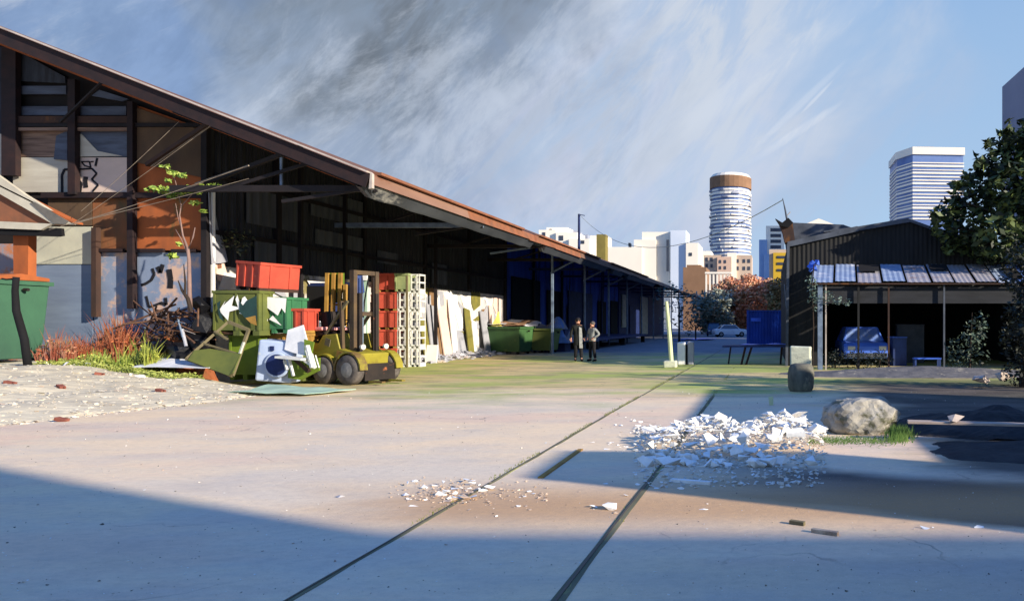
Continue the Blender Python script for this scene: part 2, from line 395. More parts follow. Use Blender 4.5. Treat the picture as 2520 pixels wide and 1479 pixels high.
# earth and rubble bank on the left
def edgeX(y):
    P = [(5,-17),(9,-13.2),(11.2,-12.4),(14.4,-11.7),(16.6,-11.9),(18.0,-13.6),(19.5,-15.2),(22,-16)]
    if y <= P[0][0]: return P[0][1]
    for (a, b), (c, d) in zip(P, P[1:]):
        if y <= c: return b+(d-b)*(y-a)/(c-a)
    return -16
def bank(x, y):
    d = edgeX(y)-x+.35*(noise.noise(Vector((x*.9, y*.9, 0))))
    if d < 0: return -.04
    return min(.66, .13*d+.03*math.sqrt(d))+.05*noise.noise(Vector((x*1.7, y*1.7, 3)))*min(1, d)
mb = MB(); nx, ny = 110, 90
gv = [[None]*(nx+1) for _ in range(ny+1)]
for j in range(ny+1):
    for i in range(nx+1):
        x = -27+i*(16.5/nx); y = 6+j*(12.4/ny); gv[j][i] = mb.bm.verts.new((x, y, bank(x, y)+.02*rnd.random()))
for j in range(ny):
    for i in range(nx): mb.bm.faces.new((gv[j][i], gv[j][i+1], gv[j+1][i+1], gv[j+1][i]))
M['bank'] = pm('bank_earth', (198,190,168), (172,164,146), 1.6, rough=.95, bump=.5, c3=(170,158,136), t3=.6)
o = mb.build('rubble_bank', M['bank']); tag(o, kind='structure')
# ================================================================= long warehouse
E = -9.85; ZT = 5.25; SL = .395; YN, YF = 17.0, 100.0
wh = thing('warehouse', 'long rusty warehouse with overhanging roof and open canopy along the yard', 'warehouse', (-15, 18.5, 0))
def roofz(x): return ZT+SL*(E-x)
XR = -27.0
mb = MB()      # roof slab in corrugations
mb.prism([(E, YN, ZT), (E, YN, ZT+.07), (XR, YN, roofz(XR)+.07), (XR, YN, roofz(XR))], (0, YF-YN, 0))
mb.build('roof', M['roof'], wh)
mb = MB(); mb.prism([(XR-.02, YN, roofz(XR)), (XR-.02, YN, roofz(XR)+.07), (XR-17, YN, 5.2), (XR-17, YN, 5.13)], (0, YF-YN, 0)); mb.build('roof', M['roof'], wh)
# barge board of the gable edge
mb = MB(); a = Vector((E+.05, YN-.06, ZT-.12)); b = Vector((XR, YN-.06, roofz(XR)-.12))
mb.beam(a, b, .09, .34); mb.build('barge_board', M['post'], wh)
mb = MB(); mb.beam(a+Vector((.03,-.03,.21)), b+Vector((0,-.03,.21)), .2, .035); mb.build('flashing', M['flash'], wh)
mb = MB(); mb.beam((E-.4, YN+.5, ZT-.08), (XR, YN+.5, roofz(XR)-.24), .12, .22); mb.build('rafter', M['rust'], wh)
for k, yo in enumerate((1.1,)):
    mb = MB(); mb.beam((E-.4, YN+yo, ZT-.05), (XR, YN+yo, roofz(XR)-.2), .1, .18); mb.build('rafter', M['rust_dark'], wh)
for k in range(9):
    x = E-.9-k*1.55; mb = MB(); mb.beam((x, YN+.05, roofz(x)-.11), (x, YF-.3, roofz(x)-.11), .1, .14); mb.build('purlin', M['rust_dark'] if k % 2 else M['black_wood'], wh)
# fascia along the eave, in boards of slightly different sag
y = YN; k = 0
segs = []
while y < YF-1:
    ln = rnd.uniform(3.0, 6.0) if y < 50 else 8; y2 = min(YF, y+ln); segs.append((y, y2)); y = y2
for (y0, y1) in segs:
    d0, d1 = rnd.uniform(-.03,.03), rnd.uniform(-.03,.03)
    mb = MB(); mb.hexa([(E+.02,y0,ZT-.18+d0),(E+.13,y0,ZT-.20+d0),(E+.13,y1,ZT-.20+d1),(E+.02,y1,ZT-.18+d1),(E+.0,y0,ZT+.09),(E+.05,y0,ZT+.09),(E+.05,y1,ZT+.09),(E+.0,y1,ZT+.09)])
    mb.build('fascia_board', rnd.choice((M['fascia'], M['fascia'], M['rust_bright'], M['fascia2'])) if y0 < 62 else M['rust_dark'], wh)
    if y0 < 60:     # hanging strip of torn grey sheet below
        mb = MB(); n = 14; pr = None
        for i in range(n+1):
            t = i/n; yy_ = y0+(y1-y0)*t; dz = ZT-.46+.05*noise.noise(Vector((yy_*1.1, 0, 5)))+(.18 if noise.noise(Vector((yy_*.45, 2, 9))) > .22 else 0)
            q = [mb.bm.verts.new(v) for v in ((E+.06,yy_,ZT-.20),(E-.12,yy_,dz+.04),(E-.16,yy_,dz),(E-.30,yy_,dz+.05))]
            if pr:
                for s_ in range(3): mb.bm.faces.new((pr[s_], q[s_], q[s_+1], pr[s_+1]))
            pr = q
        mb.build('gutter', M['gutter'], wh)
# top course seen edge on: long rusty battens over the fascia
for y0, y1 in ((17.3, 27.5), (29.5, 40), (43, 56)):
    mb = MB(); mb.box(E-.12, E+.17, y0, y1, ZT+.10, ZT+.17); mb.build('batten', M['rust_bright'], wh)
mb = MB(); mb.prism([(E+.16, YN-.1, ZT-.30), (E+.16, YN-.1, ZT+.05), (E+.12, YN-.1, ZT+.09), (E+.08, YN-.1, ZT-.32)], (0, .1, 0)); mb.build('end_cap', M['flash'], wh)
# canopy trusses, one every 6.5 m
for k in range(12):
    y = 17.35+k*6.5; near = k < 5
    mt = M['black_wood'] if k < 4 else M['navy']
    mb = MB(); mb.beam((-15, y, 5.02), (E+.02, y, 5.02), .09, .16); mb.build('tie_beam', M['steel_blue'] if k in (1,) else mt, wh)
    px_, py_ = (-14.55, 21.5) if k == 0 else (-14.6, y) if k < 3 else (-11.5, y)
    mb = MB(); mb.beam((px_, py_, 0), (px_, py_, roofz(px_)-.2), .11, .11); mb.build('post', M['black_wood'] if k < 3 else M['steel_blue'], wh)
    mb = MB(); mb.beam((-14.9, y, roofz(-14.9)-.25), (E-.2, y, roofz(E-.2)-.25), .09, .16); mb.build('rafter', mt, wh)
    if k < 7:
        mb = MB(); mb.beam((-13.6, y, 5.02), (-11.6, y, roofz(-11.6)-.3), .06, .08); mb.build('strut', mt, wh)
        mb = MB(); mb.beam((-12.25, y+.04, 5.02), (-12.25, y+.04, roofz(-12.25)-.2), .05, .05); mb.build('strut', M['steel_blue'] if k == 0 else mt, wh)
        mb = MB(); mb.beam((-11.6, y, 4.3) if k > 2 else (-12.2, y, 4.7), (-10.3, y, 4.98), .06, .08); mb.build('strut', mt if k < 2 else M['steel_blue'], wh)
    mb = MB(); mb.prism([(E-.75, y-.1, 4.93), (E+.02, y-.1, 4.93), (E+.02, y-.1, ZT-.1), (E-.1, y-.1, ZT-.1)], (0, .08, 0)); mb.build('bracket', M['black_wood'], wh)
# long wall: upper black sheeting and lower whitewashed masonry
def wallbox(name, y0, y1, z0, z1, mat, th=.25, x=-15.0):
    mb = MB(); mb.box(x-th, x, y0, y1, z0, z1); return mb.build(name, mat, wh)
wallbox('masonry_wall', 18.5, 39.2, -.1, 3.22, M['white_wall'])
mb = MB(); corr(mb, (-14.97, 18.5, 3.2), (-14.97, 39.2, 3.2), (-14.97, 39.2, 7.2), (-14.97, 18.5, 7.2), 75, .035, (1,0,0)); mb.build('wall_sheeting', M['clad'], wh)
wallbox('wall_sheeting', 39.2, 70, -.1, 7.2, M['clad_blue'], x=-15.1)
wallbox('wall_sheeting', 70, 100, -.1, 7.2, M['navy'], x=-15.1)
for (y0, y1, z0, z1, mt) in ((40.5,45.5,0,4.4,'dark'),(47.0,50.2,.0,3.9,'dark'),(52,59,0,4.1,'navy'),(61,64,0,3.6,'dark'),(66,69,0,3.8,'dark'),(75,80,0,3.6,'navy')):
    mb = MB(); mb.box(-15.05, -14.99, y0, y1, z0, z1); mb.build('door', M[mt], wh)
for (y0, y1, z0, z1) in ((71, 73.4, 1.2, 4.6), (81.5, 86, .3, 4.8)):
    mb = MB(); mb.box(-15.05, -14.96, y0, y1, z0, z1); mb.build('door', M['cream'], wh)
for y in (21.0, 25.5, 30.0, 34.5, 39.2, 44, 50, 56, 62, 69):
    mb = MB(); mb.box(-14.96, -14.84, y-.09, y+.09, 3.3 if y < 39 else 0, 7.1); mb.build('wall_stud', M['black_wood'] if y < 60 else M['navy'], wh)
for z_ in (4.1, 5.6):
    mb = MB(); mb.box(-14.95, -14.86, 18.6, 39.1, z_-.06, z_+.06); mb.build('wall_rail', M['black_wood'], wh)
# panels of faded sheet high on the wall (between the dark studs)
for (a, b_, c, d) in ((600,470,735,560), (620,590,735,665), (760,480,900,545), (770,575,900,610), (925,620,980,650), (1060,650,1100,700)):
    p = onwall(a, d, -14.9); q = onwall(b_ if False else c, b_, -14.9)
    y0, y1 = p.y+.1, q.y; z0 = onwall((a+c)/2, d, -14.9).z; z1 = onwall((a+c)/2, b_, -14.9).z
    mb = MB(); corr(mb, (-14.9, y0, z0), (-14.9, y1, z0), (-14.9, y1, z1), (-14.9, y0, z1), max(4, int((y1-y0)*3)), .02, (1,0,0)); mb.build('sheet_panel', pm('faded_sheet', (82,86,94), (56,60,68), 1, (1,5,.4), .8, .2), wh)
# painted patches and scrawls on the low wall
def wallpoly(pts, mat, lift, X=-15.0, name='graffiti', par=None):
    P = [onwall(px, py, X) for px, py in pts]
    for p in P: p.x = X+lift
    mb = MB(); mb.prism(P, (.003, 0, 0)); return mb.build(name, mat, par or wh)
def c4(x, y): return (973.9+x*.2587, 591.3+y*.2587)
lift = .004
for mt, pts in (
    ('w_olive', [(240,370),(300,370),(330,430),(320,520),(250,500)]), ('w_brown', [(320,430),(390,480),(380,640),(360,860),(330,700),(300,520)]),
    ('w_grey', [(240,560),(330,520),(350,900),(260,820)]), ('w_pink', [(400,520),(540,500),(560,840),(400,840)]),
    ('w_grey', [(400,480),(450,490),(460,620),(400,640)]), ('w_white', [(450,510),(520,480),(580,520),(590,620),(640,700),(640,840),(600,840),(560,690),(540,680)]),
    ('w_white', [(600,500),(620,490),(650,560),(700,500),(712,500),(705,640),(690,740),(670,700),(640,620)]), ('w_grey', [(590,580),(640,640),(700,760),(660,840),(620,700)]),
    ('w_olive', [(710,480),(800,490),(800,620),(740,670),(715,600)]), ('w_white', [(820,540),(850,535),(868,590),(860,600),(845,560),(820,560)]),
    ('w_pink', [(930,540),(990,540),(990,680),(950,700),(920,620)]), ('w_olive', [(640,700),(700,780),(780,720),(860,650),(850,720),(740,790),(680,800)]),
    ('w_brown', [(810,660),(850,650),(860,700),(830,720)]), ('w_grey', [(860,620),(920,640),(960,760),(880,790),(800,740)]),
    ('w_olive', [(380,790),(410,775),(440,800),(430,850),(395,850)]), ('w_grey', [(700,840),(760,760),(800,840)]),
    ('w_white', [(505,650),(520,650),(520,780),(505,780)]),
    ('w_grey', [(300,850),(700,860),(720,1000),(560,1010),(470,1040),(300,940)]), ('w_olive', [(300,890),(500,880),(760,850),(740,880),(520,910),(310,920)]),
    ('w_white', [(305,1030),(365,1020),(370,1090),(305,1110)]), ('w_white', [(380,560),(400,520),(412,640),(390,660)])):
    wallpoly([c4(*p) for p in pts], M[mt], lift); lift += .0025
for mt, pts in (('w_grey', [(585,685),(640,700),(630,735),(600,738)]), ('w_pink', [(520,640),(545,640),(560,700),(530,690)]), ('rust_bright', [(527,630),(538,628),(540,660),(530,662)]), ('w_grey', [(660,690),(690,686),(700,735),(670,720)]),
    ('w_olive', [(516,640),(526,660),(524,720),(515,720)]), ('w_grey', [(702,690),(730,694),(735,730),(712,735)]), ('w_white', [(545,672),(580,676),(575,712),(530,714)]), ('w_white', [(750,690),(800,694),(800,712),(760,706)])):
    wallpoly(pts, M[mt], lift); lift += .0025
# ---- gable wall of the warehouse
YG = 18.5
def gpanel(name, x0, y0, x1, y1, mat, off=0.0, th=.05, par=None):
    a = W(x0, y1, YG-off); b = W(x1, y0, YG-off); mb = MB(); mb.box(a.x, b.x, YG-off, YG-off+th, a.z, b.z); return mb.build(name, mat, par or wh)
mb = MB(); mb.prism([(-27, YG+.06, -.1), (-15.0, YG+.06, -.1), (-15.0, YG+.06, roofz(-15)-.02), (-27, YG+.06, roofz(-27)-.02)], (0, .2, 0)); mb.build('gable_wall', M['under'], wh)
def gpoly(name, pts, mat, off, par=None, th=.05):
    P = [W(x, y, YG-off) for x, y in pts]; mb = MB(); mb.prism(P, (0, th, 0)); return mb.build(name, mat, par or wh)
gpanel('masonry_wall', 232, 622, 500, 1000, M['stucco'], .02, .06)
gpanel('masonry_wall', 60, 652, 228, 1000, pm('stucco_shaded', (122,138,160), (104,118,142), .9, (.5,1,3), .92, .25, (190,196,200), .66), .03, .06)  # blue-grey tone paints the small roof's shadow on the wall
gpanel('masonry_wall', 70, 558, 226, 650, M['pale_wall'], .05, .06)
gpanel('masonry_wall', -400, 600, 58, 1000, pm('stucco_patch', (150,140,142), (128,138,158), 1.3, (1,1,1), .9, .2, (176,118,86), .56), .02, .06)
gpanel('rust_or_shade_panel', 228, 480, 318, 616, M['rust_mid'], .02)
gpanel('rust_or_shade_panel', 118, 488, 226, 555, M['dull'], .02)
gpoly('rust_or_shade_panel', [(324,616),(500,616),(500,440),(500,318),(324,255)], M['rust'], .03)
gpoly('rust_or_shade_panel', [(326,398),(498,438),(498,322),(326,262)], M['dull'], .09, th=.02)  # dull overlay stands in for the roof's shadow on the rust
gp = gpanel('graffiti_panel', 178, 388, 312, 473, M['pinkwall'], .03)
gpanel('wall_board', 32, 388, 172, 473, M['greywall'], .03)
gpanel('wall_board', 32, 318, 172, 386, M['boards'], .03)
gpanel('wall_board', 178, 318, 318, 386, M['louver'], .04)
gpoly('wall_board', [(185,335),(200,330),(240,372),(300,384),(185,386)], M['greywall'], .06, th=.02)
gpoly('wall_board', [(138,335),(165,322),(165,395),(132,392)], M['louver'], .07, th=.02)
gpanel('shutter', 52, 212, 162, 232, M['louver'], .04); gpanel('shutter', 52, 262, 168, 284, M['louver'], .04)
gpanel('shutter', 188, 262, 310, 284, M['louver'], .04); gpoly('shutter', [(225,236),(245,222),(315,244),(300,250)], M['louver'], .04)
gpoly('shutter', [(52,200),(52,130),(160,190),(160,205)], pm('dark_sheet_a', (58,64,74), (34,36,42), 2, (4,1,.5)), .04)  # dark grey-blue sheets high in the gable
gpoly('shutter', [(0,115),(34,120),(34,330),(-40,330),(-40,100)], pm('dark_sheet_b', (46,52,66), (28,30,38), 2, (2,1,.7)), .04)
gpanel('shutter', -400, 330, 4, 440, M['greywall'], .04)
for x0, x1, y0, y1, mt in ((3,38,118,432,'post'), (166,184,195,478,'post'), (312,326,250,760,'post'), (494,508,300,800,'black_wood'), (224,236,560,780,'rust_dark')):
    gpanel('post', x0, y0, x1, y1, M[mt], .22, .14)
for x0, x1, y0, y1, mt in ((30,320,286,304,'rust_dark'), (30,500,303,312,'black_wood'), (100,508,474,487,'post'), (232,300,612,620,'post'), (30,320,314,322,'boards'), (330,400,612,621,'post'), (420,480,613,620,'post')):
    gpanel('wall_beam', x0, y0, x1, y1, M[mt], .15, .08)
def c1(x, y): return (x*.3057, 34.8+y*.3057)
def stroke(pts, w, D, mat, par, name='graffiti', f=lambda x, y: (x, y)):
    P = [W(*f(*p), D) for p in pts]; mb = MB()
    for a, b in zip(P, P[1:]): mb.beam(a, b, .012, w, up=Vector((0,1,0)).cross((b-a).normalized()))
    return mb.build(name, mat, par)
gs = YG-.04
for pts, w in (([(500,1440),(498,1300),(518,1252),(618,1250)], .06), ([(600,1440),(580,1360),(625,1300),(590,1310),(640,1340)], .09), ([(640,1250),(740,1245),(778,1285),(738,1332),(790,1378),(745,1428)], .045),
    ([(637,1255),(640,1340),(657,1365),(648,1430)], .045), ([(690,1310),(686,1350),(692,1398)], .11), ([(655,1190),(720,1188),(730,1235),(682,1222),(655,1190)], .035), ([(782,1160),(768,1225)], .05), ([(730,1190),(752,1188)], .03)):
    stroke(pts, w, gs, M['ink'], gp, f=c1)
def c2(x, y): return (x*.4233, 417.4+y*.4233)
for pts, w in (([(885,575),(897,608),(880,642),(846,664),(820,672)], .07), ([(915,565),(932,600),(946,552)], .1), ([(982,580),(992,640),(989,690)], .14), ([(850,735),(866,800),(898,790),(935,775)], .06), ([(935,775),(966,786),(962,745)], .08)):
    stroke(pts, w, YG-.03, M['ink'], wh, f=c2)
# corner strip with white flaking paint
gpanel('corner_board', 508, 470, 524, 790, M['w_white'], .05, .08)
M['khaki0'] = pm('brace_tan', (150,138,122), (110,98,88), 4)
# knee braces from wall up to the verge
for a, b, w, mt in (((150,300),(262,192),.05,'black_wood'), ((362,406),(540,287),.09,'rust_dark'), ((372,410),(548,290),.025,'khaki0'), ((480,452),(612,408),.025,'khaki0'), ((505,452),(742,362),.09,'black_wood')):
    mb = MB(); mb.beam(W(*a, 18.2), W(*b, 17.12), w, w*1.1); mb.build('knee_brace', M[mt], wh)
# far edge of the roof ridge stays out of sight; loading platform further along
pf = thing('loading_platform', 'low dark loading platform beside the shaded far part of the warehouse', 'platform', (-12, 50, 0))
mb = MB(); mb.box(-14.9, -10.6, 43, 60, .55, .72); mb.build('deck', M['navy'], pf)
mb = MB(); mb.box(-14.9, -10.55, 42.9, 43.0, .5, .76); mb.build('edge_strip', M['steel_blue'], pf)
for x in (-14.5, -12.7, -10.8):
    for y in (43.4, 51.5, 59.6): mb = MB(); mb.box(x-.15, x+.15, y-.15, y+.15, 0, .55); mb.build('leg', M['dark'], pf)
# ================================================================= right shed
sh = thing('workshop_shed', 'dark corrugated shed with low gable and open lean-to front', 'shed', (5, 26.7, 0))
YS = 26.7
M['shed'] = pm('shed_black', (36,37,38), (24,24,26), 1.5, (5,1,.6), .85, .2)
M['fade'] = pm('shed_trim', (86,92,104), (60,66,76), 2)
def sp_(px, py, off=0.0): return W(px, py, YS-off)
mb = MB(); A = sp_(1945, 602); Bp = sp_(2110, 566); Rg = sp_(2235, 545); Rt = W(2620, 660, YS)
# gable sheeting as strips following the roofline
prof = [A, Bp, Rg, sp_(2335, 580), Rt]
def topz(x):
    for p, q in zip(prof, prof[1:]):
        if p.x <= x <= q.x: return p.z+(q.z-p.z)*(x-p.x)/(q.x-p.x)
    return prof[-1].z
n = 240; pr = None; zb = 2.95
for i in range(n+1):
    x = A.x+(Rt.x-A.x)*i/n; y = YS+.013*math.sin(i*math.pi/2*1.0)
    a = mb.bm.verts.new((x, y, zb)); b = mb.bm.verts.new((x, y, topz(x)))
    if pr: mb.bm.faces.new((pr[0], a, b, pr[1]))
    pr = (a, b)
mb.build('gable_sheeting', M['shed'], sh)
mb = MB(); mb.box(.78, 1.98, YS-.02, YS+.12, 0, 2.95); mb.build('wall', M['shed'], sh)
mb = MB(); mb.box(.75, .9, YS+.0, YS+13, 0, 4.6); mb.build('side_wall', M['shed'], sh)
mb = MB(); mb.box(.9, 11, YS+6.5, YS+6.6, 0, 4.6); mb.build('rear_wall', M['dark'], sh)
mb = MB(); mb.prism([Bp+Vector((-1.3,0,-.1)), Rg+Vector((0,0,.0)), Rg+Vector((0,0,.06)), Bp+Vector((-1.3,0,-.04))], (0, 14, 0)); mb.build('roof', M['fade'], sh)
mb = MB(); mb.prism([Rg, Rt, Rt+Vector((0,0,.06)), Rg+Vector((0,0,.06))], (0, 14, 0)); mb.build('roof', M['shed'], sh)
for p, q, w in ((A+Vector((-.1,0,-.04)), Bp, .2), (Bp, Rg, .16), (Rg, sp_(2345, 584), .1), (sp_(2345,584), Rt, .1)):
    mb = MB(); mb.beam(p+Vector((0,-.12,.03)), q+Vector((0,-.12,.03)), .08, w); mb.build('barge_board', M['fade'], sh)
# parapet of the rear bay, seen above the left slope
mb = MB(); mb.prism([W(1945,548,27.4), W(2075,553,27.4), W(2112,566,27.4), W(1952,602,27.4)], (0, 8, 0)); mb.build('parapet', M['fade'], sh)
mb = MB(); mb.prism([W(1918,552,26.6), W(1950,546,26.6), W(1958,604,26.6), W(1932,598,26.6), W(1926,572,26.6)], (0, .5, 0)); mb.build('eave_box', M['rust_dark'], sh)
mb = MB(); mb.prism([W(1908,538,26.5), W(1925,548,26.5), W(1940,536,26.5), W(1952,548,26.5), W(1940,560,26.5), W(1920,556,26.5)], (0, .25, 0)); mb.build('torn_flashing', M['dark'], sh)
mb = MB(); mb.beam(W(1940,600,26.5), W(1936,900,26.5), .1, .1); mb.build('corner_post', M['fade'], sh)
mb = MB(); mb.beam(W(1930,700,26.6), W(1936,770,26.6), .02, .06); mb.build('downpipe', M['steel_blue'], sh)
# lean-to roof of loose sheets
M['aw1'] = pm('awning_pale', (142,158,182), (112,132,168), 1.6, (1,2,1), .6, .2, (186,190,200), .6)
M['aw2'] = pm('awning_pink', (158,152,156), (128,134,150), 1.6, (1,2,1), .6, .2, (120,84,66), .62)
M['aw3'] = pm('awning_blue', (84,124,196), (60,84,150), 1.6, (1,2,1), .6, .2)
def aw(t, s): # t along 0..1 in x, s 0 top 1 bottom
    xt = .0; a = W(2000, 652, 26.6); b = W(2640, 652, 26.6); c = Vector((a.x-.25, 24.3, 3.08)); d = Vector((b.x-.25, 24.3, 3.08))
    return a.lerp(b, t).lerp(c.lerp(d, t), s)
cuts = [0,.085,.165,.255,.34,.43,.51,.585,.66,.73,.79,.85,.91,1.0]
awm = ['aw1','aw1','aw2','aw1','aw2','aw2','aw2','aw2','aw1','aw3','aw3','aw3','aw3']
for k in range(len(cuts)-1):
    t0, t1 = cuts[k]+.004, cuts[k+1]-.004; lift = Vector((0,0,.03*(k % 2)))
    s0, s1 = rnd.uniform(-.01,.03), rnd.uniform(.97,1.02)
    mb = MB(); P = [aw(t0,s0)+lift, aw(t1,s0)+lift, aw(t1,s1)+lift, aw(t0,s1)+lift]
    corr(mb, P[0], P[1], P[2], P[3], 4, .007, (0,-.2,1)); mb.build('roof_sheet', M[awm[k]], sh)
for t0, t1, s0, s1 in ((.175,.25,.12,.5), (.44,.505,.1,.45), (.71,.76,.3,.9)):
    mb = MB(); u = Vector((0,-.03,.07)); mb.prism([aw(t0,s0)+u, aw(t1,s0)+u, aw(t1,s1)+u, aw(t0,s1)+u], (0,0,.01)); mb.build('roof_patch', M['dark'], sh)
mb = MB(); mb.beam(aw(.0,1)+Vector((0,.02,-.05)), aw(1,1)+Vector((0,.02,-.05)), .05, .05); mb.build('eave_beam', M['rust_dark'], sh)
mb = MB(); mb.box(aw(0,1).x+.2, 11, 24.55, 24.62, 2.35, 2.95); mb.build('fascia_board', pm('lean_fascia', (48,50,56), (34,36,40), 1, (1,1,5)), sh)
for px, w, mt in ((2018, .17, 'steel_blue'), (2112, .07, 'shed'), (2186, .06, 'rust_dark'), (2322, .06, 'fade'), (2032, .05, 'flash')):
    mb = MB(); x = (px-VX)*24.5/F; mb.box(x-w/2, x+w/2, 24.4, 24.4+w, 0, 3.0); mb.build('post', M[mt], sh)
mb = MB(); mb.box(10.2, 11.2, 24.3, 33, 0, 3); mb.build('side_wall', M['shed'], sh)
# interior clutter of the lean-to
def box_thing(name, label, cat, x0, x1, y0, y1, z0, z1, mat, rz=0, lid=None, group=None, legs=False):
    t = thing(name, label, cat, ((x0+x1)/2, (y0+y1)/2, z0), rz, group); hw, hd, h = (x1-x0)/2, (y1-y0)/2, z1-z0
    c = wm(t)
    def lb(a, b, c_, d, e, f, nm, mt, bev=.01):
        m_ = MB(); m_.box(a, b, c_, d, e, f); m_.bm.transform(c); return m_.build(nm, mt, t, bevel=bev)
    if legs:
        for sx in (-1, 1):
            for sy in (-1, 1): lb(sx*hw*.9-.03, sx*hw*.9+.03, sy*hd*.8-.03, sy*hd*.8+.03, 0, h-.05, 'leg', mat, 0)
        lb(-hw, hw, -hd, hd, h-.05, h, 'top', lid or mat)
    else:
        lb(-hw, hw, -hd, hd, 0, h-.04, 'body', mat); lb(-hw-.02, hw+.02, -hd-.02, hd+.02, h-.04, h, 'lid', lid or mat)
    return t
M['blue'] = pm('bright_blue', (70,112,214), (54,84,170), 2, rough=.5)
M['blue2'] = pm('dull_blue', (46,70,128), (30,44,84), 1.5, rough=.6)
box_thing('bench', 'bright blue bench under the lean-to right of the parked car', 'bench', 5.15, 6.1, 24.3, 24.65, 0, .42, M['blue2'], lid=M['blue'], legs=True)
box_thing('storage_box', 'blue storage box beside the parked car in the lean-to', 'box', 4.75, 5.3, 26.6, 27.2, 0, 1.12, M['blue2'], .2, M['blue'])
box_thing('storage_box', 'grey crate at the back of the open lean-to', 'box', 5.4, 6.5, 28.6, 29.4, 0, 1.6, M['fade'], -.1)
for px, py, s in ((2040, 742, .1), (2062, 742, .0), (2064, 765, .12)):
    pass
# car builder -----------------------------------------------------------------
M['glass'] = pm('car_glass', (40,56,84), (28,40,64), 2, rough=.12, spec=.9, bump=0)
M['tyre'] = pm('tyre', (24,24,26), (16,16,18), 8, rough=.9)
M['rim'] = pm('rim', (150,150,150), (110,110,112), 5, rough=.4)
M['lamp'] = pm('lamp_lens', (220,220,205), (190,190,180), 5, rough=.2, bump=0)
def car(name, label, loc, rz, paint, cat='car', L_=4.1, Wd=1.72, H=1.42, glass=None):
    t = thing(name, label, cat, loc, rz); c = wm(t)
    def fin(m_, nm, mt, par=None, **k): m_.bm.transform(c); return m_.build(nm, mt, par or t, **k)
    hl = L_/2
    low = [(-hl,.35),(-hl+.05,.75),(-hl+.25,.88),(-hl+1.0,.95),(hl-.55,.95),(hl-.1,.85),(hl,.6),(hl-.02,.3),(-hl+.1,.28)]   # x forward is -hl (front)
    m_ = MB(); pr = None; secs = []
    for s_, yv in ((.86,-Wd/2),(1,-Wd/2+.12),(1,Wd/2-.12),(.86,Wd/2)):
        secs.append([m_.bm.verts.new((x*(.985 if s_ < 1 else 1), yv, .28+(z_-.28)*(.93 if s_ < 1 else 1))) for x, z_ in low])
    for a, b in zip(secs, secs[1:]):
        for j in range(len(low)): m_.bm.faces.new((a[j], a[(j+1)%len(low)], b[(j+1)%len(low)], b[j]))
    m_.bm.faces.new(secs[0]); m_.bm.faces.new(secs[-1][::-1])
    fin(m_, 'body', paint, bevel=.02)
    cab = [(-hl+1.0,.94),(-hl+1.55,H),(hl-1.15,H),(hl-.6,.94)]
    m_ = MB()
    for (x0, z0), (x1, z1) in ((cab[1], cab[2]),):
        m_.prism([(x0-.04,-Wd/2+.24,z0-.03),(x1+.04,-Wd/2+.24,z0-.03),(x1+.04,Wd/2-.24,z0-.03),(x0-.04,Wd/2-.24,z0-.03)], (0,0,.07))
    fin(m_, 'roof', paint, bevel=.03)
    gl = glass or M['glass']
    def pane(pts, nm): m_ = MB(); m_.face(pts); fin(m_, nm, gl)
    a = Wd/2-.1; b = Wd/2-.26
    pane([(cab[0][0],-a,.94),(cab[0][0],a,.94),(cab[1][0],b,H-.02),(cab[1][0],-b,H-.02)], 'windshield')
    pane([(cab[3][0],-a,.94),(cab[3][0],a,.94),(cab[2][0],b,H-.02),(cab[2][0],-b,H-.02)], 'rear_window')
    for s_ in (-1, 1): pane([(cab[0][0],s_*a,.94),(cab[3][0],s_*a,.94),(cab[2][0],s_*b,H-.02),(cab[1][0],s_*b,H-.02)], 'side_window')
    for s_ in (-1, 1):
        for (p, q) in ((cab[0], cab[1]), (cab[2], cab[3])):
            m_ = MB(); m_.beam((p[0],s_*(a if p[1] < 1 else b),p[1]), (q[0],s_*(a if q[1] < 1 else b),q[1]), .06, .06); fin(m_, 'pillar', paint)
        m_ = MB(); m_.box(-hl-.01, -hl+.06, s_*.6-.14, s_*.6+.14, .62, .76); fin(m_, 'headlight', M['lamp'], bevel=.01)
        for x in (-hl+.8, hl-.75):
            m_ = MB(); m_.lathe([(.2,-.1),(.31,-.09),(.32,0),(.31,.09),(.2,.1)], (x, s_*(Wd/2-.08), .31), 20, 'Y'); w_ = fin(m_, 'wheel', M['tyre'], smooth=True)
            m_ = MB(); m_.lathe([(.19,-.03),(.17,.03)], (x, s_*(Wd/2+.02), .31), 16, 'Y'); fin(m_, 'rim', M['rim'], w_)
    m_ = MB(); m_.box(-hl-.05, -hl+.1, -Wd/2+.1, Wd/2-.1, .34, .5); fin(m_, 'bumper', M['fade'], bevel=.02)
    return t
M['paint_blue'] = pm('paint_blue_van', (96,140,236), (76,110,210), 1, rough=.35, bump=0)
M['paint_white'] = pm('paint_white_car', (225,228,232), (200,205,214), 1, rough=.35, bump=0)
M['paint_navy'] = pm('paint_navy_car', (38,50,96), (28,36,70), 1, rough=.35, bump=0)
M['glass_pale'] = pm('glass_reflection', (150,176,226), (100,136,220), 2, rough=.3, bump=0, c3=(170,176,190), t3=.6)  # blue-white reflection put into the glass colour
c0 = car('parked_car', 'blue car with pale reflection painted on the windshield under the lean-to of the dark shed', (3.82, 28.6, 0), R(90), M['paint_blue'], L_=4.0, Wd=1.75, H=1.45, glass=M['glass_pale'])
car('parked_car', 'white car parked at the far end of the yard before the autumn trees', (-4.6, 83, 0), R(200), M['paint_white'])
car('parked_car', 'dark blue car at the far end by the end of the long warehouse', (-6.9, 88, 0), R(95), M['paint_navy'], H=1.6)
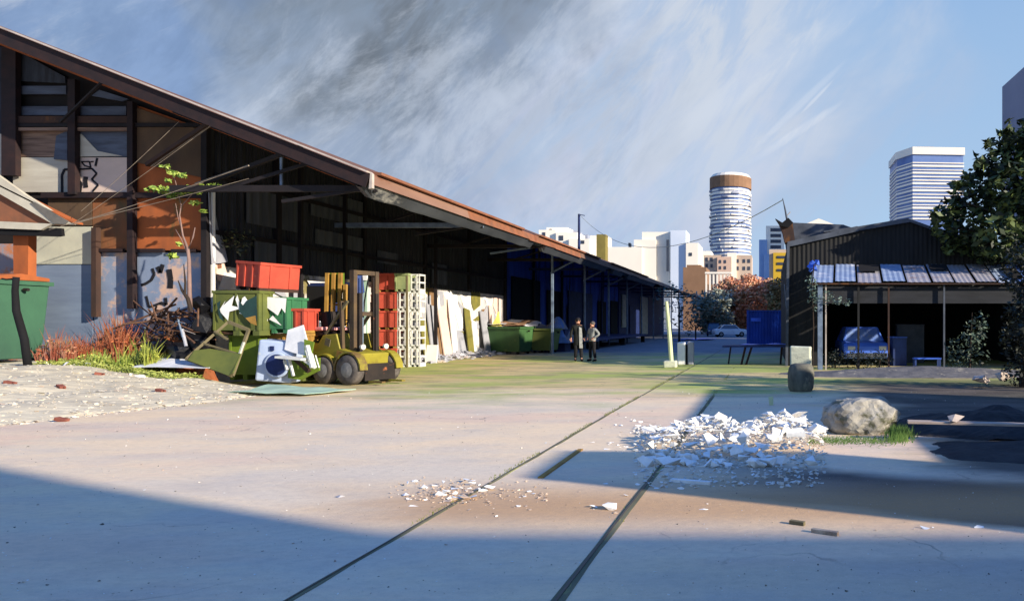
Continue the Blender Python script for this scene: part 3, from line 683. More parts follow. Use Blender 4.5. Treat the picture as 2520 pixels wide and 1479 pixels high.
# shipping container
M['cont'] = pm('container_blue', (40,74,158), (28,50,112), .8, (1,1,.6), .6, .1, (64,104,190), .62)
ct = thing('shipping_container', 'bright blue steel container standing beyond the dark shed', 'container', (-.15, 51, 0))
def corr_box(t, x0, x1, y0, y1, z0, z1, mat, nm='wall', n=12):
    for A_, B_, nr in (((x0,y0),(x1,y0),(0,-1,0)), ((x1,y0),(x1,y1),(1,0,0)), ((x1,y1),(x0,y1),(0,1,0)), ((x0,y1),(x0,y0),(-1,0,0))):
        m_ = MB(); corr(m_, (*A_, z0), (*B_, z0), (*B_, z1), (*A_, z1), n, .03, nr); m_.build(nm, mat, t)
corr_box(ct, -1.4, 1.1, 48, 54, .15, 2.45, M['cont'])
for x in (-1.4, 1.1):
    for y in (48, 54): mb = MB(); mb.box(x-.08, x+.08, y-.08, y+.08, 0, 2.55); mb.build('corner_post', M['cont'], ct)
mb = MB(); mb.box(-1.32, 1.02, 47.96, 54.04, 2.45, 2.53); mb.build('roof', M['cont'], ct)
mb = MB(); mb.box(-1.32, 1.02, 47.94, 54.06, .03, .18); mb.build('floor', M['navy'], ct)
mb = MB(); mb.box(-1.2, -.5, 47.9, 47.93, 1.75, 2.0); mb.build('sign_plate', M['blue'], ct)
# trestle table with blue cloth
tb = thing('trestle_table', 'dark plank table with bright blue sheeting in front of the dark shed', 'table', (-.5, 27.6, 0))
mb = MB(); mb.box(-1.8, .8, 27.2, 28.1, .70, .76); mb.build('tabletop', M['navy'], tb)
for x in (-1.0, -.75): mb = MB(); mb.beam((x+.1, 27.6, .7), (x-.06 if x < -.9 else x-.12, 27.4, 0), .06, .06); mb.build('leg', M['rust_dark'], tb)
mb = MB(); mb.beam((.55, 27.6, .7), (.5, 27.6, 0), .08, .08); mb.build('leg', M['rust_dark'], tb)
mb = MB(); mb.beam((-1.5, 27.9, .7), (-1.6, 27.95, 0), .06, .06); mb.build('leg', M['rust_dark'], tb)
def sheet(name, label, cat, pts, z0, amp, mat, seed=0, n=10, group=None, folds=1.5):
    """loosely lying sheet: bilinear grid over four points with folds"""
    P = [Vector(p) for p in pts]; m_ = MB(); g_ = []
    for j in range(n+1):
        row = []
        for i in range(n+1):
            u, v = i/n, j/n; p = P[0].lerp(P[1], u).lerp(P[3].lerp(P[2], u), v)
            row.append(m_.bm.verts.new(p+Vector((0,0,z0+amp*(noise.noise(Vector((p.x*folds+seed, p.y*folds, seed*3)))+.6)))))
        g_.append(row)
    for j in range(n):
        for i in range(n): m_.bm.faces.new((g_[j][i], g_[j][i+1], g_[j+1][i+1], g_[j+1][i]))
    o = m_.build(name, mat, smooth=False); tag(o, label, cat, group); s_ = o.modifiers.new('s', 'SOLIDIFY'); s_.thickness = .012
    return o
sheet('plastic_sheet', 'bright blue sheet spread on the dark trestle table', 'sheet', [(-1.1,27.22,.76),(.75,27.22,.76),(.7,27.95,.76),(-.9,28.0,.76)], .012, .05, M['blue'], 3)
sheet('plastic_sheet', 'pale blue sheet lying flat on the far ground by the leafy tree', 'sheet', [(-8.8,64,.0),(-5.5,66,.0),(-5.2,70,.0),(-8.0,69,.0)], .02, .12, M['blue'], 5)
# aerial rod on the shed and the wire
an = thing('aerial_pole', 'thin leaning aerial rod on the corner of the dark shed roof', 'pole', W(1938, 545, 26.6))
mb = MB(); mb.tube([W(1938,548,26.6), W(1932,515,26.6), W(1926,488,26.6)], [.05,.035,.015], 6); mb.build('rod', M['fade'], an)
mb = MB(); mb.tube([W(1938,530,26.6), W(1945,522,26.6)], .02, 5); mb.build('hook', M['flash'], an)
def cable(name, label, pts, r, mat, sag=0.0, n=14, cat='cable'):
    a, b = Vector(pts[0]), Vector(pts[-1]); P = []
    for i in range(n+1):
        t = i/n; P.append(a.lerp(b, t)+Vector((0,0,-sag*4*t*(1-t))))
    m_ = MB(); m_.tube(P, r, 5); o = m_.build(name, mat); tag(o, label, cat); return o
pp = thing('utility_pole', 'dark thin pole rising behind the warehouse roof with a cable', 'pole', (W(1425,600,60).x, 60, 0))
mb = MB(); x = W(1425,600,60).x; mb.tube([(x,60,0),(x,60,W(0,527,60).z)], [.16,.1], 8); mb.build('shaft', M['navy'], pp)
mb = MB(); mb.beam((x-.02,60,W(0,528,60).z), (x+.5,60,W(0,531,60).z), .06, .06); mb.build('arm', M['navy'], pp)
M['wire'] = pm('wire_tan', (190,190,170), (160,162,140), 4)
cable('overhead_cable', 'slack cable running from the dark pole towards the shed aerial', [W(1428,530,60), W(1927,492,26.7)], .018, M['wire'], 2.3, 24)
# ================================================================= things in the yard, right
M['stone'] = pm('boulder_stone', (176,171,158), (122,118,110), 5, rough=.9, bump=.5, c3=(92,92,70), t3=.57)
M['drum'] = pm('drum_dark', (112,110,98), (66,66,62), 4, (1,1,.6), .8, .3, (120,116,100), .62)
M['block'] = pm('concrete_block', (206,208,184), (176,178,158), 4, (1,1,2), .9, .3, (140,140,124), .62)
D = 16.8; c = W(1972, 962, D); c.z = 0
bd = thing('stone_bollard', 'rough dark round stone stump in front of the shed', 'bollard', c)
mb = MB(); n = 22; rings = []
for k, (r_, z_) in enumerate(((.27,0),(.31,.08),(.32,.25),(.325,.42),(.30,.56),(.26,.64),(.14,.67))):
    rings.append([mb.bm.verts.new((c.x+r_*math.cos(t)*(1+.08*noise.noise(Vector((math.cos(t)*1.5, math.sin(t)*1.5, z_*2)))), c.y+r_*math.sin(t), z_+.03*noise.noise(Vector((t, z_, 1))) if z_ else 0)) for t in (2*math.pi*j/n for j in range(n))])
for a, b in zip(rings, rings[1:]):
    for j in range(n): mb.bm.faces.new((a[j], a[(j+1)%n], b[(j+1)%n], b[j]))
mb.bm.faces.new(rings[-1]); mb.build('stump', M['drum'], bd, smooth=True)
mb = MB(); D2 = 17.15; a = W(1946, 905, D2); b = W(2000, 852, D2); mb.hexa([(a.x,D2,0),(b.x-.04,D2-.05,0),(b.x,D2+.35,0),(a.x,D2+.4,0),(a.x-.02,D2,b.z),(b.x-.07,D2-.05,b.z-.01),(b.x,D2+.35,b.z-.02),(a.x,D2+.4,b.z)])
o = mb.build('concrete_block', M['block'], bevel=.03); tag(o, 'pale upright concrete block standing right behind the dark stone stump', 'block')
# ghost white block and leaning pole on the left of it
M['palegreen'] = pm('pale_green_paint', (206,214,170), (176,186,146), 3, (1,1,.4))
pb = G(1655, 905); D = pb.y
pl = thing('leaning_post', 'pale green wooden post leaning slightly in the middle of the yard', 'post', pb)
mb = MB(); mb.tube([W(1653,905,D), W(1648,830,D), W(1640,742,D)], [.085,.08,.06], 10); mb.build('shaft', M['palegreen'], pl)
mb = MB(); p = W(1650,905,D); mb.box(p.x-.24, p.x+.22, D-.15, D+.3, 0, .26); mb.build('footing', M['block'], pl, bevel=.04)
q = G(1688, 898); w = thing('concrete_bollard', 'white painted concrete bollard with dark slot to the right of the leaning post', 'bollard', q)
mb = MB(); mb.box(q.x-.33, q.x-.02, q.y-.1, q.y+.25, 0, .9); mb.build('slab', M['w_white'], w, bevel=.05)
mb = MB(); mb.box(q.x+.06, q.x+.30, q.y-.02, q.y+.25, 0, .93); mb.build('slab', M['w_grey'], w, bevel=.05)
mb = MB(); mb.box(q.x-.03, q.x+.07, q.y+.0, q.y+.2, 0, .8); mb.build('core', M['dark'], w)
q = G(1897, 997); mb = MB(); mb.hexa([(q.x-.03,q.y,0),(q.x+.05,q.y,0),(q.x+.05,q.y+.06,0),(q.x-.03,q.y+.06,0),(q.x-.05,q.y,.17),(q.x+.04,q.y,.18),(q.x+.05,q.y+.06,.18),(q.x-.04,q.y+.06,.17)])
o = mb.build('stake', M['palegreen']); tag(o, 'tiny pale stake sticking up left of the boulder', 'stake')
# boulder
bc = G(2122, 1062); mb = MB(); bm = mb.bm; bmesh.ops.create_icosphere(bm, subdivisions=4, radius=1)
for v in bm.verts:
    p = v.co.copy(); q = Vector((p.x*.60, p.y*.42, p.z*.36))
    if p.x > .3: q.z *= 1-.35*(p.x-.3)
    f_ = .2*noise.noise(p*1.3+Vector((4,1,2)))-.14*abs(noise.noise(p*2.6))+.05*noise.noise(p*5)+.03*noise.noise(p*12)
    q *= 1+f_
    q.x = round(q.x/.05)*.05*.35+q.x*.65; q.z = max(q.z, -.22); q.z = min(q.z, .30+.03*noise.noise(p*2))
    v.co = q+Vector((bc.x, bc.y, .22))
o = mb.build('boulder', M['stone']); tag(o, 'large pale grey boulder beside the heap of white rubble', 'boulder')
# dark tarry mound, plank and pale lumps on the right
M['tar'] = pm('tar_heap', (60,58,58), (38,37,40), 3, rough=.95, bump=.6, c3=(66,62,58), t3=.64)
def heap(name, label, cat, cx, cy, rx, ry, h, mat, seed=1, kind=None):
    m_ = MB(); nx_ = 36; g_ = []
    for j in range(nx_+1):
        row = []
        for i in range(nx_+1):
            u, v = -1+2*i/nx_, -1+2*j/nx_; d = math.hypot(u, v)*(1+.25*noise.noise(Vector((u*2+seed, v*2, seed))))
            z_ = h*max(0, 1-d)**.8*(1+.5*noise.noise(Vector((u*3, v*3, seed*2))))+.05*h*rnd.random()-.012
            row.append(m_.bm.verts.new((cx+u*rx, cy+v*ry, z_ if d < 1 else -.02)))
        g_.append(row)
    for j in range(nx_):
        for i in range(nx_): m_.bm.faces.new((g_[j][i], g_[j][i+1], g_[j+1][i+1], g_[j+1][i]))
    o = m_.build(name, mat); tag(o, label, cat, kind=kind); return o
heap('earth_mound', 'low black earth mound to the right of the boulder', 'mound', 3.6, 10.9, 1.7, 1.2, .34, M['tar'], 2)
heap('earth_mound', 'black flattened mound in front of the pale plank', 'mound', 3.9, 8.9, 1.9, .9, .13, M['tar'], 5)
M['earth_grey'] = pm('grey_earth', (108,106,106), (82,82,86), 3, rough=.95, bump=.5, c3=(160,152,136), t3=.62)
heap('earth_ridge', 'long grey ridge of swept earth before the lean-to shed', 'earth ridge', 5.2, 22.2, 4.8, 1.5, .28, M['earth_grey'], 7)
mb = MB(); p0, p1 = W(2235, 1058, 9.7), W(2700, 1072, 9.3); mb.beam((p0.x, 9.75, .26), (p1.x+.5, 9.35, .24), .18, .035); o = mb.build('plank', pm('plank_pale', (190,172,156), (150,134,124), 3, (.4,3,1)), bevel=.005); tag(o, 'long pale plank resting across the black mound', 'plank')
for (px, py, s_) in ((2330, 1040, .14), (2412, 942, .3), (2470, 935, .35)):
    p = G(px, py+12); z0_ = .42 if py == 1040 else .02
    if py == 1040: p = Vector((2.62, 9.62, .28))
    mb = MB(); mb.chunk((p.x, p.y, p.z+s_*.3+(0 if py == 1040 else .12)), (s_, s_*.7, s_*.45), random.Random(px), 1, 12)
    o = mb.build('concrete_lump', pm('lump_pink', (196,180,166), (160,148,140), 5)); tag(o, {2330:'pinkish lump resting on the pale plank', 2412:'pale lump on the grey ridge below the bushy shrub', 2470:'pale lump beside the trunk at the end of the grey ridge'}[px], 'stone')
# ================================================================= pallet boxes
M['red'] = pm('crate_red', (184,76,58), (156,64,50), 2, rough=.6, bump=.05, c3=(204,134,100), t3=.66)
M['ochre'] = pm('crate_ochre', (170,132,62), (136,102,50), 3, rough=.8)
M['white_p'] = pm('crate_white', (220,220,212), (184,186,188), 3, rough=.6, bump=.05)
M['green_d'] = pm('crate_green', (60,120,80), (48,96,68), 1.5, rough=.6, bump=.05)
M['olive'] = pm('crate_olive', (100,106,50), (74,84,44), 1.6, rough=.7, bump=.1)
M['lime'] = pm('crate_lime', (108,130,36), (84,104,36), 1.6, rough=.7, bump=.1)
M['dumpgreen'] = pm('dumpster_green', (60,100,78), (50,82,68), 1.2, (1,1,.6), .6, .1, (120,130,80), .66)
M['dumpgreen2'] = pm('dumpster_dark_green', (62,98,54), (46,76,44), 1.2, (1,1,.6), .6, .1, (110,120,60), .64)
M['mint'] = pm('mint_panel', (176,204,180), (150,178,160), 2, rough=.6)
M['tarp'] = pm('tarp_grey', (112,116,124), (88,92,102), 2, rough=.7)
M['tarp_w'] = pm('tarp_white', (226,228,232), (182,188,200), 2, rough=.7)
M['khaki'] = pm('frame_khaki', (116,106,80), (90,84,62), 3)
def crate(label, loc, rz, w, d, h, mat, foot=None, group=None, ribs=3, lattice=False, cat='crate', rx=0, name='pallet_box'):
    t = thing(name, label, cat, loc, rz, group); t.rotation_euler = (rx, 0, rz) if not isinstance(rx, tuple) else (rx[0], rx[1], rz); c = wm(t); ft = foot or mat
    def fin(m_, nm, mt, par=None, **k): m_.bm.transform(c); return m_.build(nm, mt, par or t, **k)
    f0 = .12*h
    m_ = MB()
    if not lattice:
        m_.box(-w/2, w/2, -d/2, -d/2+.03, f0, h); m_.box(-w/2, w/2, d/2-.03, d/2, f0, h)
        m_.box(-w/2, -w/2+.03, -d/2+.03, d/2-.03, f0, h); m_.box(w/2-.03, w/2, -d/2+.03, d/2-.03, f0, h); m_.box(-w/2+.03, w/2-.03, -d/2+.03, d/2-.03, f0, f0+.03)
        fin(m_, 'body', mat)
    else:
        for sx in (-1, 1):
            for sy in (-1, 1):
                m_ = MB(); m_.box(sx*w/2-.03*(sx > 0)-.0, sx*w/2+.03*(sx < 0), sy*d/2-.03*(sy > 0), sy*d/2+.03*(sy < 0), f0, h); fin(m_, 'corner_post', mat)
        for z_ in (f0+.03, h-.03, h*.55):
            m_ = MB(); m_.box(-w/2+.03, w/2-.03, -d/2, -d/2+.02, z_-.03, z_+.03); fin(m_, 'rail', mat); m_ = MB(); m_.box(-w/2+.03, w/2-.03, d/2-.02, d/2, z_-.03, z_+.03); fin(m_, 'rail', mat); m_ = MB(); m_.box(w/2-.02, w/2, -d/2+.03, d/2-.03, z_-.03, z_+.03); fin(m_, 'rail', mat)
        m_ = MB(); m_.box(-w/2+.03, w/2-.03, -d/2+.05, d/2-.05, f0, f0+.02); fin(m_, 'floor', mat)
        m_ = MB(); m_.box(-w/2+.06, w/2-.06, -d/2+.14, -d/2+.16, f0+.02, h*.8); fin(m_, 'panel', M['w_grey'])
    for k in range(ribs):
        x = -w/2+w*(k+.5)/ribs if lattice else -w/2+w*(k/(ribs-1) if ribs > 1 else .5)*.96+.02*w
        m_ = MB(); m_.box(x-.025, x+.025, -d/2-.025, -d/2-.002, f0, h-.02); fin(m_, 'rib', mat)
    if not lattice:
        m_ = MB(); m_.box(-w/2-.03, w/2+.03, -d/2-.035, -d/2, h-.06, h+.01); m_.box(-w/2-.03, w/2+.03, d/2, d/2+.03, h-.06, h+.01); m_.box(w/2, w/2+.03, -d/2, d/2, h-.06, h+.01); m_.box(-w/2-.03, -w/2, -d/2, d/2, h-.06, h+.01); fin(m_, 'rim', mat)
        for k in range(2):
            y = -d/4+k*d/2; m_ = MB(); m_.box(w/2+.002, w/2+.022, y-.03, y+.03, f0, h-.06); fin(m_, 'rib', mat)
    for x in (-w/2+.07*w, 0, w/2-.07*w):
        m_ = MB(); m_.box(x-.07*w, x+.07*w, -d/2, d/2, 0, f0-.004); fin(m_, 'foot', ft)
    return t
# red stack and white lattice stacks
ord_ = ['lowest', 'second from the bottom', 'middle', 'fourth from the bottom', 'topmost']
D = 26.0; x = (951-VX)*D/F; base = crate('red plastic pallet box, lowest of the tall red stack', (x, D+.4, 0), 0, .74, .8, .69, M['red'], M['ochre'], 'stacked red pallet boxes')
for k in range(1, 5): dup(base, (x+rnd.uniform(-.02,.02), D+.4, .705*k), rnd.uniform(-.03,.03), 'red plastic pallet box, %s of the tall red stack' % ord_[k])
xw = (991-VX)*D/F
base = crate('white lattice crate, lowest of the stack touching the red boxes', (xw, D+.25, 0), 0, .42, .45, .70, M['white_p'], None, 'stacked white lattice crates', 2, True)
for k in range(1, 4): dup(base, (xw+rnd.uniform(-.015,.015), D+.25, .71*k), 0, 'white lattice crate, %s of the stack touching the red boxes' % ['', 'second from the bottom', 'third from the bottom', 'topmost'][k])
crate('pale green crate on top of the inner white lattice stack', (xw, D+.25, .71*4), .04, .46, .7, .66, pm('crate_pale_green', (150,160,110), (120,134,96), 2), None, 'stacked white lattice crates', 2)
xw = (1017-VX)*D/F
for k in range(5): dup(base, (xw+rnd.uniform(-.015,.015), D+.3, .7*k), 0, 'white lattice crate, %s of the outer white stack' % ord_[k], scale=(.96,1,1))
mb = MB(); p = W(1002,895,25.6); mb.box(p.x-.03, p.x+.03, 25.55, 25.62, 0, 3.4); o = mb.build('prop_pole', M['khaki']); tag(o, 'khaki pole standing between the two white lattice stacks', 'pole')
# ---------------------------------------------------------------- junk heap (D ~18.4 .. 20)
def gz(x, y): return max(0, bank(x, y))
def place(px, D, py=None): v = W(px, py or 900, D); return v
# olive box with scrawl
def quadthing(name, label, cat, pts, D, th, mat, group=None, extra=None):
    """leaning panel: picture outline at depth D (list of (px,py,dd))"""
    m_ = MB(); m_.prism([W(p[0], p[1], D+(p[2] if len(p) > 2 else 0)) for p in pts], (0, th, 0)); o = m_.build(name, mat); tag(o, label, cat, group); return o
D0 = 18.2; s_ = D0/F
def cb(label, x0, x1, y0, y1, dep, mat, D=D0, rz=0, **k):
    w = (x1-x0)*D/F; h = (y1-y0)*D/F; p = W((x0+x1)/2, y1, D); return crate(label, (p.x, D+dep/2, p.z), rz, w, dep, h, mat, **k)
# ground row
lo = cb('lime green upended box at the bottom of the junk heap', 566, 640, 826, 935, .8, M['lime'], D=18.3, ribs=2)
cb('olive pallet box with white scrawl in the middle of the heap', 526, 638, 716, 826, .5, M['olive'], D=17.95)
b1 = cb('green pallet box with white paint beside the olive one', 640, 706, 732, 820, .8, M['green_d'], D=18.3, ribs=2)
cb('small red crate next to the green box', 710, 748, 760, 820, .6, M['red'], D=18.5, ribs=3, foot=M['ochre'])
cb('ochre half-empty crate below the green box', 646, 750, 822, 860, .9, M['ochre'], D=18.6)
cb('dark crate holding up the green box', 650, 745, 861, 938, .9, M['olive'], D=18.7)
big = cb('big red pallet box tilted on top of the junk heap', 584, 660, 644, 714, 1.1, M['red'], D=18.15, rz=R(-16), ribs=4, foot=M['rust_dark'], rx=(0, R(5)))
# white scrawls as thin leaf shapes on their fronts
def scrawl(par, D, blobs, mat, nm='graffiti'):
    for k, pts in enumerate(blobs):
        m_ = MB(); m_.prism([W(x, y, D-.012-.003*k) for x, y in pts], (0, .003, 0)); m_.build(nm, mat, par)
def c3(x, y): return (417.4+x*.3057, 556.5+y*.3057)
ol = [o for o in C.objects if o.get('label', '').startswith('olive pallet box')][0]
scrawl(ol, 17.90, [[c3(*p) for p in q] for q in ([(400,675),(450,600),(430,640),(520,560),(500,640),(580,660),(480,690),(470,760),(415,700)], [(530,590),(545,555),(570,640),(560,680)], [(585,580),(605,565),(660,650),(670,690),(600,680),(570,640)], [(560,700),(640,660),(600,720)])], M['w_white'])
scrawl(ol, 17.885, [[c3(*p) for p in q] for q in ([(560,600),(590,640),(620,600),(700,560),(705,760),(640,780),(600,730),(560,690)], [(380,620),(410,600),(400,660),(430,760),(400,740)])], pm('paint_teal', (36,66,64), (28,50,52), 3))
scrawl(ol, 17.87, [[c3(*p) for p in q] for q in ([(610,740),(690,720),(700,800),(650,780)],)], M['ochre'])
scrawl(b1, 18.25, [[c3(*p) for p in q] for q in ([(740,600),(780,570),(940,580),(930,700),(900,660),(870,720),(830,690),(760,640)], [(730,780),(770,700),(790,760),(830,720),(900,800),(800,750),(760,790)])], M['w_white'])
# leaning brown frame with olive board
fr = thing('broken_easel', 'khaki metal frame leaning out of the junk heap with an olive board', 'scrap frame', (W(530,925,17.3).x, 17.3, gz(-14, 17.3)))
P = [(562,792,.1), (612,812,.1), (572,925,-.4), (458,883,-.4)]
Pw = [W(p[0], p[1], 17.5+p[2]) for p in P]
for a, b, w in ((0,1,.07), (1,2,.06), (3,0,.06), (2,3,.06)):
    mb = MB(); mb.beam(Pw[a], Pw[b], w, w); mb.build('bar', M['khaki'], fr)
mb = MB(); q = [Pw[3].lerp(Pw[0], .38), Pw[2].lerp(Pw[1], .2), Pw[2], Pw[3]]; q = [W(478,862,17.15), W(515,858,17.18), W(572,868,17.2), W(592,870,17.2), W(572,918,17.0), W(562,924,17.0), W(462,886,17.05)]
mb.prism(q, (0,.04,0)); mb.build('board', M['olive'], fr)
for a, b in (((528,815,17.4),(560,835,17.4)), ((500,845,17.3),(590,872,17.25)), ((600,842,17.3),(590,870,17.2))):
    mb = MB(); mb.beam(W(*a), W(*b), .05, .04); mb.build('slat', M['khaki'] if a[0] != 600 else M['pale_wall'], fr)
# drum / old washing machine
WD = 17.75
wmch = thing('washing_machine', 'battered pale blue washing machine with round dark door hole', 'washing machine', W(675, 938, WD))
M['enamel'] = pm('enamel_blue', (176,190,214), (150,168,200), 2, rough=.4, bump=.05, c3=(214,214,176), t3=.6)
c = W(672, 938, WD); Rm = RY(R(6))@RZ(R(10))
mb = MB(); mb.box(c.x-.4, c.x+.45, WD-.05, WD+.5, .14, 1.2, Rm, (c.x, WD+.2, .6)); mb.build('casing', M['enamel'], wmch, bevel=.05)
mb = MB(); mb.lathe([(.27,-.02),(.31,-.03),(.33,-.01),(.33,.02)], (c.x+.17, WD-.1, .58), 26, 'Y'); mb.build('door_ring', M['enamel'], wmch, smooth=True)
mb = MB(); mb.lathe([(.27,-.0),(.24,.02)], (c.x+.17, WD-.125, .58), 26, 'Y'); mb.build('door_hole', M['navy'], wmch)
mb = MB(); mb.box(c.x-.02, c.x+.08, WD-.1, WD-.07, .94, 1.06); mb.build('knob', M['navy'], wmch)
# white boards and a broken chair
for k, (pts, dz, mt, lab) in enumerate((
    ([(708,812),(745,800),(758,850),(752,875),(722,868),(700,860)], 0, 'tarp_w', 'white folded board standing behind the broken chair'),
    ([(748,835),(772,842),(765,880),(750,872)], .1, 'lime', 'small lime green scrap board in the junk heap'),
    ([(268,873),(390,866),(455,876),(450,892),(380,890),(268,886)], -1.0, 'tarp_w', ''),)):
    if lab: quadthing('scrap_board', lab, 'board', pts, 17.7-dz, .04, M[mt])
ch = thing('broken_chair', 'broken white plastic chair on a lime green slab at the heap edge', 'chair', W(735, 938, 17.4))
for nm, a, b, w, h, mt in (('seat', (688,878),(752,884),.32,.05,'white_p'), ('leg', (712,885),(722,925),.05,.05,'white_p'), ('leg', (700,886),(706,910),.05,.05,'white_p'), ('leg', (745,884),(775,905),.05,.05,'white_p'), ('backrest', (756,850),(770,905),.1,.05,'white_p')):
    mb = MB(); mb.beam(W(*a, 17.4), W(*b, 17.35), w, h); mb.build(nm, M[mt], ch)
for k in range(4): mb = MB(); mb.beam(W(752+k*8, 862+k*4, 17.55), W(764+k*7, 905, 17.5), .025, .025); mb.build('slat', M['white_p'], ch)
quadthing('scrap_board', 'lime green slab under the broken white chair', 'board', [(712,885),(786,880),(785,912),(740,935),(708,930)], 17.65, .05, M['lime'])
quadthing('scrap_board', 'dark brown batten lying across the lime green slab', 'board', [(720,886),(728,884),(765,912),(756,918)], 17.5, .04, M['rust_dark'])
p = W(360, 880, 17.2); z_ = gz(-15.3, 16.6)
sheet('scrap_sheet', 'long white panel lying on the grass left of the junk heap', 'panel', [(-15.6,16.9,z_),(-13.75,17.0,z_-.05),(-13.9,17.7,z_+.12),(-15.5,17.7,z_+.16)], .06, .05, M['tarp_w'], 4)
sheet('scrap_sheet', 'pale mint panel lying flat at the foot of the junk heap', 'panel', [(-12.2,15.6,.02),(-10.4,15.5,.0),(-9.9,16.6,.0),(-12.3,17.0,.05)], .03, .05, M['mint'], 8)
# dark cabinet, pallets, mint sheet behind the forklift
cab = thing('metal_cabinet', 'black metal cabinet standing in the gap behind the junk heap', 'cabinet', W(770, 905, 22.5))
def pbox(t, nm, x0, x1, y0, y1, D, dep, mat, zb=None, **k):
    a = W(x0, y1, D); b = W(x1, y0, D); m_ = MB(); m_.box(a.x, b.x, D, D+dep, a.z if zb is None else zb, b.z); return m_.build(nm, mat, t, **k)
pbox(cab, 'body', 734, 806, 696, 905, 22.5, .7, M['navy'], 0); pbox(cab, 'door', 740, 800, 704, 890, 22.46, .04, M['dark'], .2); pbox(cab, 'label_plate', 745, 753, 702, 722, 22.44, .02, M['red'])
pt = thing('pallet_bundle', 'bundle of ochre pallets stood on end with green netting', 'pallets', W(828, 915, 21.4))
for a, b in (((806,672),(800,910)), ((822,672),(815,910)), ((850,700),(846,910)), ((838,672),(832,910))):
    m_ = MB(); m_.beam(W(*a, 21.5), W(b[0], 917, 21.4), .1, .08); m_.build('board', M['ochre'], pt)
pbox(pt, 'netting', 806, 845, 672, 720, 21.55, .05, M['lime']); pbox(pt, 'netting', 808, 838, 720, 745, 21.57, .05, pm('teal_net', (48,80,70), (36,60,56), 3)); pbox(pt, 'netting', 834, 850, 735, 780, 21.45, .05, M['olive'])
for y in (700, 748, 800, 860): m_ = MB(); m_.beam(W(800,y,21.6), W(850,y+3,21.6), .05, .06); m_.build('board', M['ochre'], pt)
cab2 = thing('metal_cabinet', 'narrow navy locker between the ochre pallets and the forklift mast', 'locker', W(860, 915, 21.8))
pbox(cab2, 'body', 850, 874, 695, 915, 21.8, .5, M['navy'], 0); pbox(cab2, 'door', 853, 871, 702, 900, 21.77, .03, M['dark'], .1)
mn = thing('standing_panel', 'tall pale mint panel standing upright behind the forklift', 'panel', W(888, 915, 21.0))
pbox(mn, 'sheet', 878, 903, 684, 860, 21.0, .06, M['mint'], .2); pbox(mn, 'sheet', 880, 903, 678, 690, 20.95, .05, M['w_white']); pbox(mn, 'post', 872, 878, 780, 912, 21.0, .08, M['ochre'], 0)
pbox(mn, 'sheet', 881, 898, 800, 850, 20.96, .03, M['w_white'])
def drape(name, label, cx, cy, z0, rx, ry, h, mat, mat2, seed, cat='tarpaulin'):
    m_ = MB(); nx_ = 16; g_ = []
    for j in range(nx_+1):
        row = []
        for i in range(nx_+1):
            u, v = -1+2*i/nx_, -1+2*j/nx_; d = max(abs(u), abs(v))
            z_ = h*(1-max(0, (d-.45)/.55)**1.3)*(.8+.35*noise.noise(Vector((u*1.6+seed, v*1.6, seed))))
            sx = 1+.12*noise.noise(Vector((u*3, v*3, seed+4)))
            row.append(m_.bm.verts.new((cx+u*rx*sx, cy+v*ry*sx, z0+max(z_, .01))))
        g_.append(row)
    for j in range(nx_):
        for i in range(nx_):
            m_.mi(1 if noise.noise(Vector((i*.25, j*.25, seed*1.7))) > .08 else 0); f_ = m_.bm.faces.new((g_[j][i], g_[j][i+1], g_[j+1][i+1], g_[j+1][i])); f_.material_index = m_.i
    o = m_.build(name, [mat, mat2]); tag(o, label, cat); return o
sk = box_thing('storage_box', 'dark crate hidden under the grey and white tarpaulin', 'crate', W(785,0,20.6).x, W(845,0,20.6).x, 20.6, 21.2, 0, 1.05, M['rust_dark'])
drape('tarpaulin', 'grey and white tarpaulin draped over a crate behind the forklift', W(812,0,20.9).x, 20.9, .75, .65, .5, 1.15, M['tarp'], M['tarp_w'], 3)
# ---------------------------------------------------------------- forklift
M['yellow'] = pm('forklift_yellow', (150,140,46), (120,112,40), 1.6, rough=.5, bump=.05, c3=(104,84,50), t3=.56)
M['seat'] = pm('forklift_pink', (226,160,156), (206,140,136), 2)
M['fdark'] = pm('forklift_dark', (44,36,32), (28,24,24), 3, rough=.7, c3=(170,96,56), t3=.66)
M['mast'] = pm('mast_brown', (92,74,50), (60,50,44), 3, rough=.6)
fk = thing('forklift', 'old yellow forklift with pink seat cover in front of the junk heap', 'forklift', (-11.78, 19.25, 0), R(-20)); fk.scale = (1.12,)*3
c = wm(fk)
def fin(m_, nm, mt, par=None, **k): m_.bm.transform(c); return m_.build(nm, mt, par or fk, **k)
# local: x forward (towards the mast), y to the left, z up
m_ = MB(); m_.prism([(-.3,-.48,.42),(.95,-.48,.4),(.98,-.48,.74),(.42,-.48,.86),(.30,-.48,1.22),(-.15,-.48,1.18),(-.30,-.48,.98),(-1.05,-.48,1.02),(-1.08,-.48,.9),(-.62,-.48,.84)], (0,.96,0)); fin(m_, 'chassis', M['yellow'], bevel=.02)
m_ = MB(); m_.prism([(-1.1,-.44,.9),(-1.12,-.44,.3),(-.95,-.44,.14),(-.35,-.44,.12),(-.3,-.44,.82)], (0,.88,0)); fin(m_, 'counterweight', M['fdark'], bevel=.05)
m_ = MB(); m_.prism([(-1.08,-.42,1.03),(-.15,-.42,1.19),(-.35,-.42,1.28),(-1.0,-.42,1.24)], (0,.84,0)); fin(m_, 'engine_cover', M['fdark'], bevel=.02)
m_ = MB(); m_.box(-1.05, -.2, -.46, .42, 1.27, 1.36, RY(R(-3))); fin(m_, 'seat', M['seat'], bevel=.03)
m_ = MB(); m_.box(.32, .52, -.5, -.485, .5, .8, RY(R(12))); fin(m_, 'side_plate', M['ochre'])
m_ = MB(); m_.box(-.05, .12, -.5, -.484, .92, 1.1, RY(R(15))); fin(m_, 'side_plate', M['khaki'])
